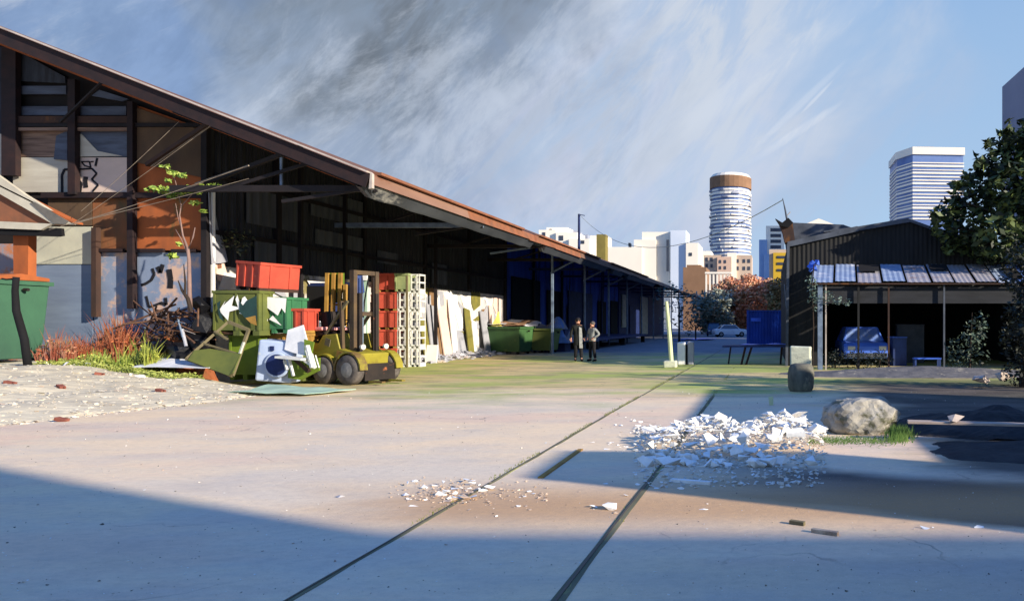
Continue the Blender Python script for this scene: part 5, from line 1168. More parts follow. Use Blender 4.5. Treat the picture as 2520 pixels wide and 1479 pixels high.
# rusty weeds and undergrowth before the gable wall
def weeds(name, label, cat, pts, D, h, cols, n, seed, wd=.03, kind=None):
    r_ = random.Random(seed); m_ = MB()
    for _ in range(n):
        px = r_.uniform(*pts); x = W(px,0,D).x; y = D+r_.uniform(-.45,.45); z0 = gz(x, y)-.02; hh = h*r_.uniform(.35, 1.0)*(.35+1.5*max(0, .45+noise.noise(Vector((x*2.3, y*1.5, seed)))))
        dx, dy = r_.gauss(0,.22)*hh, r_.gauss(0,.15)*hh; a = Vector((x,y,z0)); b = a+Vector((dx*.4,dy*.4,hh*.6)); c_ = a+Vector((dx,dy,hh))
        s_ = Vector((wd,0,0)); m_.face([a-s_*.5, a+s_*.5, b+s_*.5, b-s_*.5]); m_.face([b-s_*.5, b+s_*.5, c_])
        if r_.random() < .5: m_.leaves(b, .08, 3, .035, r_)
    o = m_.build(name, leafmat('weed', cols, 2.5), recalc=False); tag(o, label, cat, kind=kind); return o
weeds('dry_shrub', 'rusty red dry shrub against the left part of the blue-grey wall', 'shrub', (125,205), 17.6, .75, [(110,60,44),(160,84,60),(186,130,104),(140,140,70)], 420, 1)
weeds('dry_shrub', 'rust-coloured dry shrub in the corner under the blue-grey wall', 'shrub', (232,330), 17.9, .95, [(120,64,40),(170,90,56),(190,120,84),(120,110,64)], 700, 2)
weeds('green_shrub', 'low shrub with bright yellow-green tips before the rust-coloured one', 'shrub', (225,345), 17.2, .3, [(70,90,40),(130,150,60),(190,196,100),(110,84,50)], 500, 3)
weeds('green_shrub', 'yellow-green shrub climbing on the dark brushwood', 'shrub', (330,400), 17.5, .6, [(40,44,30),(110,124,48),(190,196,90),(90,60,40)], 420, 4)
weeds('grass', 'patchy grass along the top of the rubble bank', 'grass', (120,470), 16.7, .09, [(90,110,50),(140,150,70),(176,180,110)], 2600, 5, .02, 'stuff')
# pile of brushwood and a dark bin bag heap
m_ = MB(); r_ = random.Random(9)
for k in range(75):
    a = W(r_.uniform(350,490), r_.uniform(765,860), 17.9+r_.uniform(-.3,.5)); d = Vector((r_.gauss(0,.7), r_.gauss(0,.3), r_.gauss(.1,.3)))*.6; m_.tube([a-d, a+Vector((0,0,r_.uniform(-.05,.05))), a+d], r_.uniform(.008,.028), 5)
o = m_.build('brushwood_pile', pm('brushwood', (110,78,58), (64,48,42), 9)); tag(o, 'pile of brown brushwood heaped against the corner of the gable wall', 'brushwood')
heap('soil_heap', 'reddish brown soil heap under the brushwood at the warehouse corner', 'heap', W(440,0,18.3).x, 18.15, 1.15, .4, 1.25, M['rust'], 3)
def bagheap(label, pts, D, sz, mat, seed):
    r_ = random.Random(seed); m_ = MB()
    for px, py in pts: p = W(px, py, D+r_.uniform(-.1,.1)); m_.chunk(p, (sz,sz*.8,sz), r_, 1, 16)
    o = m_.build('bin_bag', mat, smooth=False); tag(o, label, 'bag'); return o
M['bag'] = pm('black_bag', (20,21,26), (14,14,18), 4, rough=.4, bump=.3)
bagheap('black rubbish bag on top, against the black corner post', [(492,752)], 17.95, .26, M['bag'], 1)
bagheap('bulging black rubbish bag in the middle of the dark pile', [(495,800)], 17.95, .42, M['bag'], 2)
bagheap('black rubbish bag beside the leaning khaki frame', [(480,850)], 18.0, .42, M['bag'], 3)
bagheap('black rubbish bag lowest, behind the white panel', [(440,868)], 17.7, .3, M['bag'], 4)
bagheap('black rubbish bag left in the brushwood', [(400,855)], 17.7, .24, M['bag'], 5)
bk = thing('broken_bicycle', 'scrap bicycle fork with pale blue tube stuck in the dark pile', 'scrap', W(450, 880, 17.3))
for a, b, w, mt in (((438,785),(450,830),.04,'steel_blue'), ((448,810),(458,852),.07,'w_grey'), ((432,790),(455,796),.02,'steel_blue'), ((446,810),(480,822),.015,'flash'), ((425,800),(440,785),.02,'fade')):
    mb = MB(); mb.tube([W(*a, 17.35), W(*b, 17.3)], w/2, 8); mb.build('tube', M[mt], bk)
# plant tuft and white rag hanging at the wall corner
tf = thing('wall_plant', 'dark plant with pale yellow leaf tips growing from the wall above the red box', 'plant', W(580, 620, 18.9))
m_ = MB(); m_.tube([onwall(535,600), W(570,600,18.9), W(600,590,18.9)], .02, 5); m_.tube([W(570,600,18.9), W(585,575,18.9)], .015, 5); m_.build('stem', M['bark'], tf)
crown(tf, [(W(px, py, 18.9), rd) for px, py, rd in ((560,598,.2),(580,590,.22),(600,575,.2),(590,610,.2),(612,600,.18),(570,575,.15),(625,585,.1))], [(14,18,16), (24,30,24), (60,66,40), (210,206,130)], .06, 700, 21, 'foliage', 7)
sheet('hanging_rag', 'grey white rag hanging down the corner of the warehouse wall', 'rag', [W(512,470,18.3), W(530,520,18.9), W(560,650,19.0), W(520,655,18.4)], 0, .1, M['w_grey'], 2)
# strip of verge plants by the graffiti wall
weeds('grass', 'thin grass growing along the two rails in the yard', 'grass', (900,901), 20, .01, [(120,130,70),(160,164,100)], 1, 6, .01, 'stuff') if False else None
# ================================================================= rails in the paving
M['rail'] = pm('rail_steel', (92,86,74), (66,64,60), 2, (3,.4,1), .6, .2, (130,104,70), .6)
M['groove'] = pm('rail_groove', (120,118,92), (92,92,74), 2, (3,.5,1), .95, .2, (150,150,96), .56)
for lab, x0, wd in (('left rail sunk in the paving, thin and overgrown', -2.86, .012), ('right rail sunk in the paving, the wider of the pair', -1.23, .026)):
    t = thing('embedded_rail', lab, 'rail', (x0, 20, 0), group=None)
    for nm, a, b, z_, mt in (('groove', x0-wd-.012, x0+wd+.008, .004, 'groove'), ('rail_head', x0-wd*.9, x0-wd*.1, .009, 'rail')):
        m_ = MB(); pr = None; r_ = random.Random(4)
        for k in range(0, 170 if x0 < -2 else 56):
            y = -2+k*.32; e1, e2 = .012*noise.noise(Vector((y*1.1, x0, 0))), .022*noise.noise(Vector((y*1.3, x0, 5)))
            dx = .05*noise.noise(Vector((y*.12, x0, 2)))
            if nm == 'rail_head': e1 = e2 = 0
            q = [m_.bm.verts.new(p) for p in ((a+dx+e1,y,-.01),(a+dx+e1,y,z_),(b+dx+e2,y,z_),(b+dx+e2,y,-.01))]
            if pr:
                for i in range(3): m_.bm.faces.new((pr[i], q[i], q[i+1], pr[i+1]))
            pr = q
        m_.build(nm, M[mt], t)
m_ = MB(); m_.beam((-2.42,7.35,.0), (-2.44,9.0,.0), .06, .03); o = m_.build('kerb_strip', M['ochre']); tag(o, 'short brown edging strip let into the paving left of the rubble', 'edging')
m_ = MB(); r_ = random.Random(31)
for k in range(2600):
    y = 5.6+(r_.random()**.8)*20; x0 = -2.9 if r_.random() < .75 else -1.25; x = x0+r_.gauss(0,.022); hh = r_.uniform(.01,.035); a = Vector((x,y,0))
    if noise.noise(Vector((y*.8, x0, 1))) < -.1: continue
    m_.face([a-Vector((.004,0,0)), a+Vector((.004,0,0)), a+Vector((r_.gauss(0,.012), r_.gauss(0,.012), hh))])
o = m_.build('grass', leafmat('rail_grass', [(96,104,48),(130,136,70),(160,160,96)], 3), recalc=False); tag(o, 'short grass sprouting along the rails', 'grass', kind='stuff')
# ================================================================= rubble
M['chip'] = pm('rubble_white', (246,245,240), (216,216,212), 6, rough=.9, bump=.2, vary=.08)
M['chipb'] = pm('rubble_tan', (196,178,160), (160,140,124), 6, rough=.9, bump=.2)
M['brick'] = pm('broken_brick', (140,84,70), (112,64,54), 6, rough=.9, bump=.3)
def shard(x, y, z_, s_, r_, name, mat, flat=.55): 
    m_ = MB(); m_.chunk((x, y, z_), (s_*r_.uniform(.8,1.4), s_*r_.uniform(.6,1), s_*r_.uniform(.5,1)), r_, flat, r_.choice((5,5,6,7)))
    zz = min(v.co.z for v in m_.bm.verts)
    for v in m_.bm.verts: v.co.z += z_-zz-.01
    return m_.build(name, mat)
r_ = random.Random(77)
def hh_(x, y, h): return h
# main heap: outline in ground pixels (1575..2025, 1040..1140)
bigN = 0; pts = []
while len(pts) < 280:
    px, py = r_.uniform(1575, 2035), r_.uniform(1052, 1150)
    f_ = math.sin(math.pi*min(1, max(0, (px-1560)/480)))*.9+.15
    if r_.random() > f_: continue
    pts.append(G(px, py))
def heapz(p):
    u = (p.x+.35)/1.35; v = (p.y-9.6)/1.3; u2 = (p.x+1.1)/.7; u3 = (p.x-.35)/.55
    return 1.35*(max(0, .20*(1-u*u-v*v))+max(0, .12*(1-u2*u2-v*v*1.5))+max(0, .15*(1-u3*u3-v*v*1.2)))
lbl = 'broken white concrete piece in the big rubble heap beside the boulder'; grp = 'white rubble pieces of the big heap'
for p in pts:
    s_ = r_.uniform(.055, .145); o = shard(p.x, p.y, heapz(p)*r_.uniform(.5,1), s_, r_, 'concrete_piece', M['chip'], r_.uniform(.4,.95)); tag(o, lbl, 'rubble piece', grp)
m_ = MB()
for k in range(2600):
    px, py = r_.uniform(1560, 2030), 1050+150*r_.random()**1.5; p = G(px, py)
    if py > 1140 and r_.random() < .6: continue
    z_ = heapz(p)*r_.uniform(0,.9); s_ = r_.uniform(.01,.045); m_.chunk((p.x, p.y, z_+s_*.25), (s_,s_*.8,s_), r_, .6, 6)
o = m_.build('rubble', pm('rubble_small', (222,220,212), (176,176,172), 6), recalc=False); tag(o, 'small rubble and dust of the big heap', 'rubble', kind='stuff')
# pieces spilled towards the camera (bluish in shade) and to the left
for k in range(70):
    px, py = (r_.uniform(1565, 1900), r_.uniform(1140, 1205)) if k < 40 else (r_.uniform(1455, 1580), r_.uniform(1035, 1125)); p = G(px, py); o = shard(p.x, p.y, 0, r_.uniform(.02,.05), r_, 'concrete_piece', M['chip'])
    tag(o, 'flat white fragment spilled in the shadow in front of the big heap' if k < 40 else 'small white fragment strewn left of the big heap by the left rail', 'rubble piece', 'fragments before the big heap' if k < 40 else 'fragments left of the big heap')
o = None
p = G(1700, 1188); m_ = MB(); m_.box(p.x-.22, p.x+.22, p.y-.03, p.y+.03, 0, .03, RZ(R(-18)), p); o = m_.build('white_lath', M['chip']); tag(o, 'white lath lying in the shadow before the big heap', 'lath')
# second small heap
for k in range(62):
    if k < 44: px, py = r_.gauss(1095, 55), r_.gauss(1213, 15); s_ = r_.uniform(.026,.06)
    else: px, py = r_.gauss(1265, 45), r_.gauss(1215, 14); s_ = r_.uniform(.018,.04)
    p = G(max(975, min(1340, px)), max(1185, min(1245, py))); o = shard(p.x, p.y, .03*r_.random() if k < 44 else 0, s_, r_, 'stone_chip', M['chip'] if r_.random() < .75 else M['chipb'])
    tag(o, 'pale stone chip in the small pile left of the left rail' if p.x < -2.86 else 'pale stone chip scattered right of the left rail', 'stone', 'chips of the small pile' if p.x < -2.86 else 'chips right of the left rail')
m_ = MB()
for k in range(340):
    p = G(max(960, min(1345, r_.gauss(1110 if k < 240 else 1260, 60))), max(1175, min(1255, r_.gauss(1215, 17)))); s_ = r_.uniform(.006,.02); m_.chunk((p.x, p.y, s_*.3), (s_,s_,s_), r_, .6, 6)
o = m_.build('rubble', M['chipb'], recalc=False); tag(o, 'gravelly crumbs around the small pile', 'rubble', kind='stuff')
for px, py, s_, lab, mt in ((1185,1268,.025,'brownish stone leftmost in the row nearest the camera','chipb'), (1205,1268,.022,'tan stone second in the row nearest the camera','chipb'), (1222,1270,.024,'white pointed stone third in the row nearest the camera','chip'), (1276,1268,.028,'white stone alone at the right end of the near row','chip'),
    (1545,1218,.055,'white angular stone with a brown shadow beside the right rail','chip'), (1455,1248,.05,'white wedge stone left of the long flat chips','chip'), (1500,1252,.08,'long flat white stone before the right rail','chip'), (1515,1262,.045,'pinkish stone touching the long flat one','chipb'),
    (1730,1252,.05,'small white stone right of the right rail','chip'), (1690,1262,.03,'brown crumb left of the small white stone','chipb'), (2275,1300,.05,'white and brown stone at the right near the dark shadow','chip'), (2410,1298,.05,'bluish white stone rightmost in the lit strip','chip'), (838,1222,.045,'grey stone alone on the open paving','w_grey'), (1555,1032,.06,'white flint lying between the rails far up','chip'), (1490,1190,.04,'flat white chip on the edge of the shadow patch','chip')):
    p = G(px, py); o = shard(p.x, p.y, 0, s_, r_, 'loose_stone', M[mt], .5); tag(o, lab, 'stone')
for px, py, ln, lab in ((1962,1290,.13,'short dark stick on the lit paving'), (2030,1313,.22,'pale-topped wooden stick with dark side on the lit paving')):
    p = G(px, py); m_ = MB(); m_.box(p.x-ln/2, p.x+ln/2, p.y-.02, p.y+.02, 0, .03, RZ(R(-28)), p); o = m_.build('wood_stick', M['khaki'] if ln < .2 else pm('stick_pale', (196,180,160), (120,100,84), 6)); tag(o, lab, 'stick')
# rubble bank surface
m_ = MB(); m2_ = MB()
for k in range(4200):
    y = r_.uniform(9.5, 17.4); x = edgeX(y)+.25-abs(r_.gauss(0,1))*3.2; z_ = gz(x, y); s_ = r_.uniform(.01,.05)*(1.5 if r_.random() < .12 else 1)
    if y > 16.5 and x < -13.2: continue
    (m_ if r_.random() < .9 else m2_).chunk((x, y, z_+s_*.1), (s_*r_.uniform(.8,1.6),s_,s_), r_, .5, 6)
o = m_.build('rubble', pm('rubble_bank_chips', (214,207,190), (168,160,146), 4, rough=.95), recalc=False); tag(o, 'pale crushed rubble covering the bank at the left', 'rubble', kind='stuff')
o = m2_.build('rubble', M['chipb'], recalc=False); tag(o, 'tan crumbs among the pale rubble at the left', 'rubble', kind='stuff')
bl = ['dark red broken brick at the far left of the rubble bank','brown broken brick among the rubble right of the first one','reddish brick fragment standing on edge near the grass','small brick piece lying at the foot of the rubble bank','faint brick piece in the middle of the rubble bank']
for (px, py, D, a), lab in zip(((25,972,13.6,10), (150,968,13.8,-25), (245,930,15.6,40), (152,1030,11.6,5), (395,965,14.6,-10)), bl):
    x = W(px,0,D).x; z_ = gz(x, D); m_ = MB(); m_.box(x-.085, x+.085, D-.05, D+.05, z_+.0, z_+.06, RZ(R(a))@RY(R(14))); m_.chunk((x+.11, D-.03, z_+.03), (.035,.03,.025), r_, 1, 7); o = m_.build('brick', M['brick'], bevel=.006); tag(o, lab, 'brick')
for k, (px, D, s_, lab) in enumerate(((215,16.4,.14,'white stone block at the grass edge left of the white panel'), (345,16.2,.15,'white stone just below the white panel'), (318,16.1,.09,'small white stone left of the one below the panel'), (128,16.3,.13,'pale block leftmost beside the bent post'), (160,16.2,.12,'pale blue-white block second from the bent post'), (275,15.7,.1,'flat white stone on the rubble before the grass'))):
    x = W(px,0,D).x; o = shard(x, D, gz(x, D)-.02, s_, r_, 'rubble_block', M['chip'], .7); tag(o, lab, 'stone block')
p = G(1097, 882); o = shard(p.x, p.y, 0, .2, r_, 'brick', M['brick'], .4); tag(o, 'reddish brick lump at the foot of the graffiti wall', 'brick')
p = G(1062, 893); m_ = MB(); m_.box(p.x-.25, p.x+.2, p.y, p.y+.06, 0, .75, RX(R(-8)), p); o = m_.build('scrap_board', M['w_white']); tag(o, 'small white board leaning at the foot of the graffiti wall', 'board')
M['debris'] = pm('debris_grey', (176,178,188), (146,148,158), 2, c3=(206,190,176), t3=.6)
m_ = MB()
for k in range(420):
    y = r_.uniform(28, 37); x = -14.9+abs(r_.gauss(0,.45)); s_ = r_.uniform(.05,.2); m_.chunk((x, y, s_*.2+max(0,.35-(x+15)*.35)*r_.random()), (s_*1.3,s_,s_), r_, .6, 7)
o = m_.build('rubble', M['debris'], recalc=False); tag(o, 'grey building debris along the foot of the graffiti wall', 'rubble', kind='stuff')
# grit over the whole yard
m_ = MB(); m2_ = MB(); m3_ = MB()
for k in range(3000):
    y = 4.2+13*r_.random()**1.5; x = r_.uniform(-1.12*y-.5, .4*y+.5); s_ = abs(r_.gauss(0,.004))+.002
    if y > 9 and r_.random() < .3: s_ *= 2
    (m_, m2_, m3_)[k % 3].chunk((x, y, s_*.3), (s_*1.2,s_,s_), r_, .6, 5)
for m_x, mt, lab in ((m_, M['chip'], 'fine white grit strewn over the yard'), (m2_, M['chipb'], 'fine tan grit strewn over the yard'), (m3_, M['drum'], 'fine dark grit strewn over the yard')):
    o = m_x.build('gravel', mt, recalc=False); tag(o, lab, 'grit', kind='stuff')
# boards and panels leaning along the graffiti wall
for k, (px, w_, h_, mt, lean, lab) in enumerate(((1050,.5,1.9,'w_olive',.25,'olive board leaning first beside the white lattice stack'), (1066,.7,2.5,'w_grey',.3,'tall grey panel leaning second from the lattice stack'), (1083,.45,1.5,'w_brown',.2,'short brown board leaning between two pale panels'),
    (1098,.8,2.2,'w_pink',.3,'pinkish panel leaning in the middle of the graffiti wall'), (1118,.5,2.8,'w_white',.25,'tallest white board leaning against the graffiti wall'), (1136,.9,1.3,'w_grey',.25,'low grey sheet leaning right of the tallest white board'),
    (1155,.6,2.4,'w_olive',.3,'tall olive panel leaning right of the low grey sheet'), (1172,.5,1.8,'w_white',.2,'white panel leaning between olive and pale grey ones'), (1196,.7,2.3,'w_grey',.3,'pale grey panel leaning behind the dark green dumpster'), (1216,.5,2.6,'w_pink',.2,'pink-grey board leaning at the far end of the graffiti wall'))):
    y = -14.75*F/(px-VX); m_ = MB(); x0 = -14.95+lean; r0 = r_.uniform(-.1,.1)
    m_.hexa([(x0,y-w_/2,0),(x0+.05,y-w_/2,0),(x0+.05,y+w_/2,0),(x0,y+w_/2,0),(-14.93,y-w_/2+r0,h_),(-14.88,y-w_/2+r0,h_),(-14.88,y+w_/2+r0,h_-.1),(-14.93,y+w_/2+r0,h_-.1)])
    o = m_.build('leaning_board', M[mt]); tag(o, lab, 'board')
# grass fringe by the boulder
m_ = MB()
for k in range(1500):
    px, py = (r_.gauss(2215, 14), r_.gauss(1078, 6)) if k < 500 else (r_.uniform(1990, 2200), r_.gauss(1085, 5)); p = G(px, max(1040, py)); hh = r_.uniform(.05,.2) if k < 500 else r_.uniform(.01,.05); m_.face([p-Vector((.006,0,0)), p+Vector((.006,0,0)), p+Vector((r_.gauss(0,.05), r_.gauss(0,.03), hh))])
o = m_.build('grass', leafmat('boulder_grass', [(50,78,36),(84,118,50),(128,148,74)], 4), recalc=False); tag(o, 'green grass tuft at the foot of the boulder', 'grass', kind='stuff')
# ================================================================= city in the distance
M['cw'] = pm('city_white', (240,232,216), (226,218,204), .05, rough=.9, bump=0)
M['cgrey'] = pm('city_grey', (150,156,172), (136,142,160), .05, rough=.9, bump=0)
M['cbeige'] = pm('city_beige', (196,176,156), (176,156,140), .1, rough=.9, bump=0)
M['cpink'] = pm('city_pink', (204,178,160), (190,160,142), .1, rough=.9, bump=0)
M['cbrown'] = pm('city_brown', (140,108,84), (120,92,70), .2, rough=.9, bump=0)
M['cglass'] = pm('city_glass', (110,134,182), (84,108,160), .1, rough=.4, bump=0)
M['cw2'] = pm('city_white_shade', (206,214,226), (186,198,216), .05, rough=.9, bump=0)
M['cwin'] = pm('city_window', (64,70,84), (48,54,68), .3, rough=.4, bump=0)
M['cyel'] = pm('city_yellow', (206,168,48), (180,146,40), .2, rough=.8, bump=0)
M['cblue'] = pm('city_blue', (140,168,206), (116,146,190), .05, rough=.6, bump=0)
def bld(name, label, parts, wins=(), D=300, cat='building', base=0):
    a = parts[0]; t = thing(name, label, cat, (W((a[0]+a[1])/2,0,D).x, D, 0))
    for k, (x0, x1, y0, off, dep, mat) in enumerate(parts):
        p = W(x0, y0, D+off); q = W(x1, y0, D+off); m_ = MB(); m_.box(p.x, q.x, D+off, D+off+dep, base, p.z); m_.build('wall', M[mat], t)
    for (x0, y0, x1, y1, off) in wins:
        p = W(x0, y1, D+off-.1); q = W(x1, y0, D+off-.1); m_ = MB(); m_.box(p.x, q.x, D+off-.15, D+off+.1, p.z, q.z); m_.build('window', M['cwin'], t)
    return t
# round tower
def slabs(t, shape, z0, z1, n, th, mat, name='floor_slab', glass=None):
    for k in range(n):
        z_ = z0+(z1-z0)*k/n; m_ = MB(); m_.prism([(x, y, z_) for x, y in shape], (0,0,th)); m_.build(name, mat, t)
D = 420; k_ = D/F; cx = (1795-VX)*k_; rad = 53*k_; ztop = EH+(HY-420)*k_
rt_ = thing('round_tower', 'round white tower with brown crown rising over the low houses', 'tower', (cx, D+rad, 0))
def circ(r, n=28, cx_=cx, cy_=D+rad): return [(cx_+r*math.cos(2*math.pi*j/n), cy_+r*math.sin(2*math.pi*j/n)) for j in range(n)]
m_ = MB(); m_.prism([(x,y,0) for x,y in circ(rad*.93)], (0,0,ztop-7)); m_.build('core', M['cglass'], rt_)
nfl = 25
zc = EH+(HY-458)*k_
for i in range(nfl):
    z_ = 30+(zc-30)*i/nfl; m_ = MB(); jit = 1+.018*math.sin(i*2.3); m_.prism([(x,y,z_) for x,y in circ(rad*.985*jit)], (0,0,(zc-30)/nfl*(.5+.16*math.sin(i*1.7)))); m_.build('floor_slab', M['cw'], rt_)
for j in range(0):   # balcony fins breaking up the rings
    a = -math.pi*(j+.5)/14; x, y = cx+rad*.97*math.cos(a), D+rad+rad*.97*math.sin(a); m_ = MB(); m_.box(x-.5, x+.5, y-.5, y+.5, 30, zc-1, RZ(a)); m_.build('column', M['cgrey'], rt_)
rb = random.Random(8)
for i in range(46):   # balconies of uneven width
    fl = rb.randrange(1, nfl); z_ = 30+(zc-30)*fl/nfl; a0 = -math.pi*rb.random(); a1 = a0-rb.uniform(.15,.4); q = []
    for j in range(6): aa = a0+(a1-a0)*j/5; q.append((cx+rad*1.03*math.cos(aa), D+rad+rad*1.03*math.sin(aa), z_))
    for j in range(6): aa = a1+(a0-a1)*j/5; q.append((cx+rad*.94*math.cos(aa), D+rad+rad*.94*math.sin(aa), z_))
    m_ = MB(); m_.prism(q, (0,0,(zc-30)/nfl*rb.uniform(.4,.6))); m_.build('balcony', M['cw'] if rb.random() < .6 else M['cgrey'], rt_)
for x_, y_, w_, h_ in ((-4,-3,5,2.4), (3,2,4,3.4)): m_ = MB(); m_.box(cx+x_-w_/2, cx+x_+w_/2, D+rad+y_-2, D+rad+y_+2, ztop-2.6, ztop-2.6+h_); m_.build('roof_plant', M['cbrown'], rt_)
m_ = MB(); m_.prism([(x,y,zc) for x,y in circ(rad*1.0)], (0,0,ztop-zc-2.5)); m_.build('crown_wall', M['cbrown'], rt_)
m_ = MB(); m_.lathe([(rad*1.0,ztop-2.5),(rad*.88,ztop-.6)], (cx, D+rad, 0), 28); m_.build('parapet', M['cw'], rt_)
# square tower
D = 300; k_ = D/F; xa, xb, xc = (2216-VX)*k_, (2246-VX)*k_, (2375-VX)*k_; zt = EH+(HY-362)*k_
sq = thing('square_tower', 'square office tower with white bands beside the evergreen tree', 'tower', (xb+8, D+8, 0))
SH = lambda g: [(xa-g, D+10), (xb-g*.3, D-g), (xc+g, D-g+1.5), (xc+g, D+26), (xa-g, D+28)]
m_ = MB(); m_.prism([(x,y,0) for x,y in SH(-.35)], (0,0,zt-3)); m_.build('core', M['cglass'], sq)
nf = 17; zb = EH+(HY-540)*k_
for i in range(nf):
    z_ = zb+(zt-7-zb)*i/(nf-1); m_ = MB(); m_.prism([(x,y,z_) for x,y in SH(0)], (0,0,.62+.25*math.sin(i*2.6))); m_.build('floor_slab', M['cw'], sq)
m_ = MB(); m_.prism([(x,y,zt-3.2) for x,y in SH(.3)], (0,0,3.2)); m_.build('parapet', M['cw'], sq)
m_ = MB(); m_.box(xb+4, xb+11, D+8, D+18, zt-.1, zt+2.2); m_.build('roof_plant', M['cgrey'], sq)
# white housing left of the tower
bld('white_building', 'big white blank-walled building behind the warehouse roof', [(1490,1580,608,0,14,'cw'), (1560,1614,590,1,14,'cw'), (1580,1650,571,2,12,'cw'), (1650,1688,567,0,10,'cw2'), (1688,1718,598,-1,14,'cw'), (1700,1722,620,-.5,12,'cw')],
    [(1546,598,1552,606,0),(1548,600,1554,608,0),(1696,622,1703,630,-1),(1608,600,1612,668,2),(1640,590,1646,668,0)], D=210)
bld('white_building', 'cluster of white flat-roofed houses showing above the rusty roof edge', [(1326,1368,566,0,10,'cw'), (1345,1395,560,3,10,'cw'), (1368,1420,572,-1,10,'cw'), (1400,1450,588,-2,8,'cw'), (1452,1492,580,1,8,'cw')],
    [(1335,572,1342,582,0),(1352,564,1358,572,3),(1376,580,1386,592,-1),(1430,592,1438,600,-2)], D=230)
bld('water_tank_house', 'white rooftop house with grey water tanks', [(1426,1446,578,0,6,'cgrey'), (1405,1422,568,0,6,'cgrey')], D=240)
M['colive'] = pm('city_olive', (130,118,60), (112,100,52), .3)
o = bld('chimney', 'olive brown square chimney standing against the white building', [(1468,1490,577,0,3,'colive')], D=190, cat='chimney')
o2 = o
bld('beige_building', 'beige apartment house under the round tower', [(1705,1775,628,0,14,'cbeige'), (1765,1800,632,-2,12,'cpink'), (1800,1850,628,0,14,'cbeige'), (1720,1750,618,4,10,'cw'), (1790,1812,622,-1,8,'cw')],
    [(x, y, x+6, y+9, 0) for x in (1712,1724,1736,1748) for y in (634,650)]+[(x, y, x+5, y+8, -2) for x in (1770,1782) for y in (640,655)]+[(x, y, x+6, y+9, 0) for x in (1812,1828,1840) for y in (638,656)], D=250)
bld('glass_building', 'pale blue glass building right of the round tower', [(1868,1888,590,0,12,'cblue'), (1885,1930,556,3,16,'cw'), (1880,1935,625,-2,10,'cblue')], [(1896,562,1922,570,3),(1896,576,1922,584,3),(1896,590,1922,598,3),(1896,604,1922,612,3)], D=330)
yb = bld('yellow_building', 'yellow balcony building beside the dark shed', [(1893,1935,614,0,10,'cbeige'), (1903,1935,622,-1,3,'cyel')], [(1912,630,1932,636,-1),(1912,646,1932,652,-1),(1912,662,1932,668,-1)], D=180)
bld('brown_building', 'rust-brown block between the white building and the autumn trees', [(1681,1738,658,0,10,'cbrown'), (1690,1725,652,3,6,'cbrown')], D=160)
bl_ = thing('balustrade_wall', 'pale terrace wall with columns behind the autumn trees', 'wall', (W(1765,0,150).x, 150, 0))
for x in range(1738, 1800, 9):
    p = W(x, 675, 150); m_ = MB(); m_.box(p.x-.18, p.x+.18, 150, 150.4, 0, p.z); m_.build('column', M['cw'], bl_)
p = W(1735, 674, 150); q = W(1800, 674, 150); m_ = MB(); m_.box(p.x, q.x, 149.8, 150.6, p.z, p.z+.4); m_.build('coping', M['cw'], bl_)
p = W(1738, 700, 153); q = W(1800, 700, 153); m_ = MB(); m_.box(p.x, q.x, 153, 154, 0, p.z); m_.build('wall', M['cbrown'], bl_)
wr = thing('rooftop_house', 'small white rooftop seen above the dark shed ridge', 'building', (W(2018,0,260).x, 260, 0))
m_ = MB(); m_.prism([(W(1985,0,260).x,260,0),(W(2052,0,260).x,260,0),(W(2052,552,260).x,260,W(0,552,260).z),(W(2015,538,260).x,260,W(0,538,260).z),(W(1985,550,260).x,260,W(0,550,260).z)], (0,10,0)); m_.build('wall', M['cw'], wr)
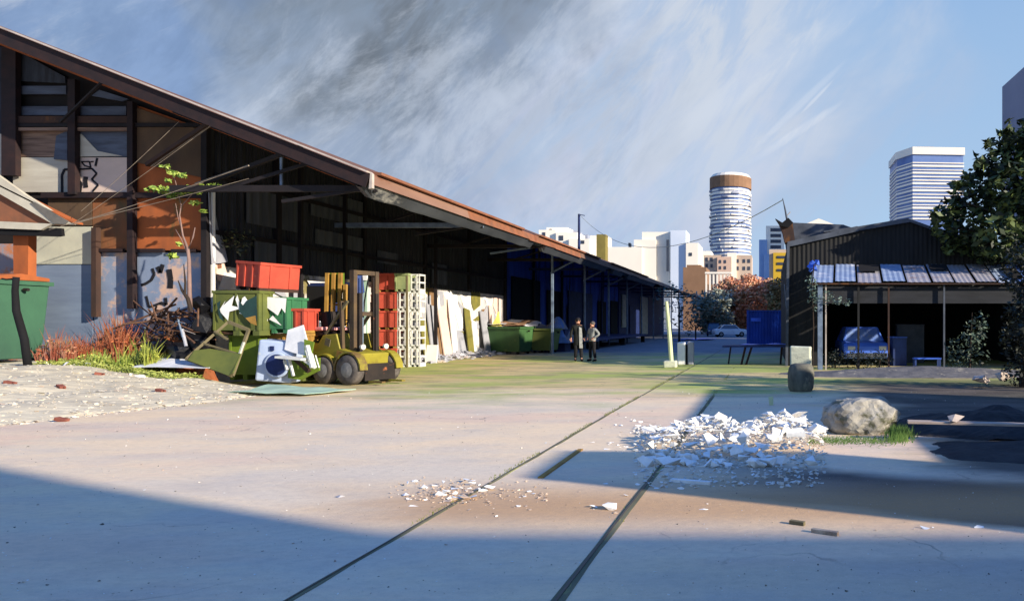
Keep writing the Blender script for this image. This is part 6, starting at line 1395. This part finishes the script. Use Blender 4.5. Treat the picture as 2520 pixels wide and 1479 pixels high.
# grey block at the right edge; its length shades the far half of the yard
gb = thing('tower_block', 'plain grey block rising behind the tree at the right edge', 'building', (24, 40, 0))
m_ = MB(); m_.prism([(20,24.1,0),(20,59,0),(20,59,21.8),(20,24.1,20.6)], (11,0,0)); m_.build('wall', pm('block_grey', (150,152,166), (132,136,152), .15, rough=.9, bump=0), gb)
for k in range(7):
    for j in range(5): m_ = MB(); y = 27+k*4.6; z_ = 2+j*3.6; m_.box(19.93, 20.02, y, y+1.3, z_, z_+1.5); m_.build('window', M['cwin'], gb) if y < 52 else m_.bm.free()
for i, (x0, y0, y1, h) in enumerate(((30, 62, 84, 25), (38, 86, 108, 22))):
    t = thing('apartment_block', ['grey apartment block standing behind the right-hand sheds','beige apartment block farther along the street at the right'][i], 'building', (x0+5, (y0+y1)/2, 0))
    m_ = MB(); m_.box(x0, x0+10, y0, y1, 0, h); m_.build('wall', M['cgrey'] if i == 0 else M['cbeige'], t)
# ================================================================= building behind the viewer; unseen huts, wall and shed added for shade
def block(name, label, pts, h, mat, cat='building', wins=None):
    cxx = sum(p[0] for p in pts)/len(pts); cyy = sum(p[1] for p in pts)/len(pts); t = thing(name, label, cat, (cxx, cyy, 0))
    m_ = MB(); m_.prism([(x,y,0) for x,y in pts], (0,0,h)); m_.build('wall', mat, t)
    m_ = MB(); m_.prism([(cxx+(x-cxx)*1.02, cyy+(y-cyy)*1.02, h) for x,y in pts], (0,0,.12)); m_.build('roof', M['cgrey'], t); return t
M['plaster'] = pm('plaster', (190,182,170), (170,162,150), .5, rough=.9, bump=.1)
block('street_building', 'plain plastered building across the street behind the viewer', [(60,-6.9),(60,-26),(19.2,-26),(19.2,-4.0),(25,-6.6)], 10, M['plaster'])
block('shade_caster_hut', 'unseen low hut added to shade the yard, nearest the street', [(8,2.9),(8,4.4),(11,4.4),(11,2.9)], 3.7, M['cbrown'], 'hut')
block('shade_caster_hut', 'unseen long hut added to shade the yard, farther from the street', [(8.2,7.6),(8.2,13.0),(11,13.0),(11,7.6)], 3.35, M['dumpgreen2'], 'hut')
block('shade_caster_wall', 'unseen low wall added between the huts to shade the yard', [(8.2,4.6),(8.2,7.4),(8.5,7.4),(8.5,4.6)], 2.1, M['plaster'], 'wall')
block('shade_caster_shed', 'unseen shed added to shade the right-hand lean-to', [(14,24.2),(14,40),(19,40),(19,24.2)], 7, M['rust_dark'], 'shed')
sc.render.engine = 'CYCLES'; sc.view_settings.view_transform = 'Standard'; sc.view_settings.look = 'None'; sc.view_settings.exposure = 0
sc.render.resolution_x = 1024; sc.render.resolution_y = 600
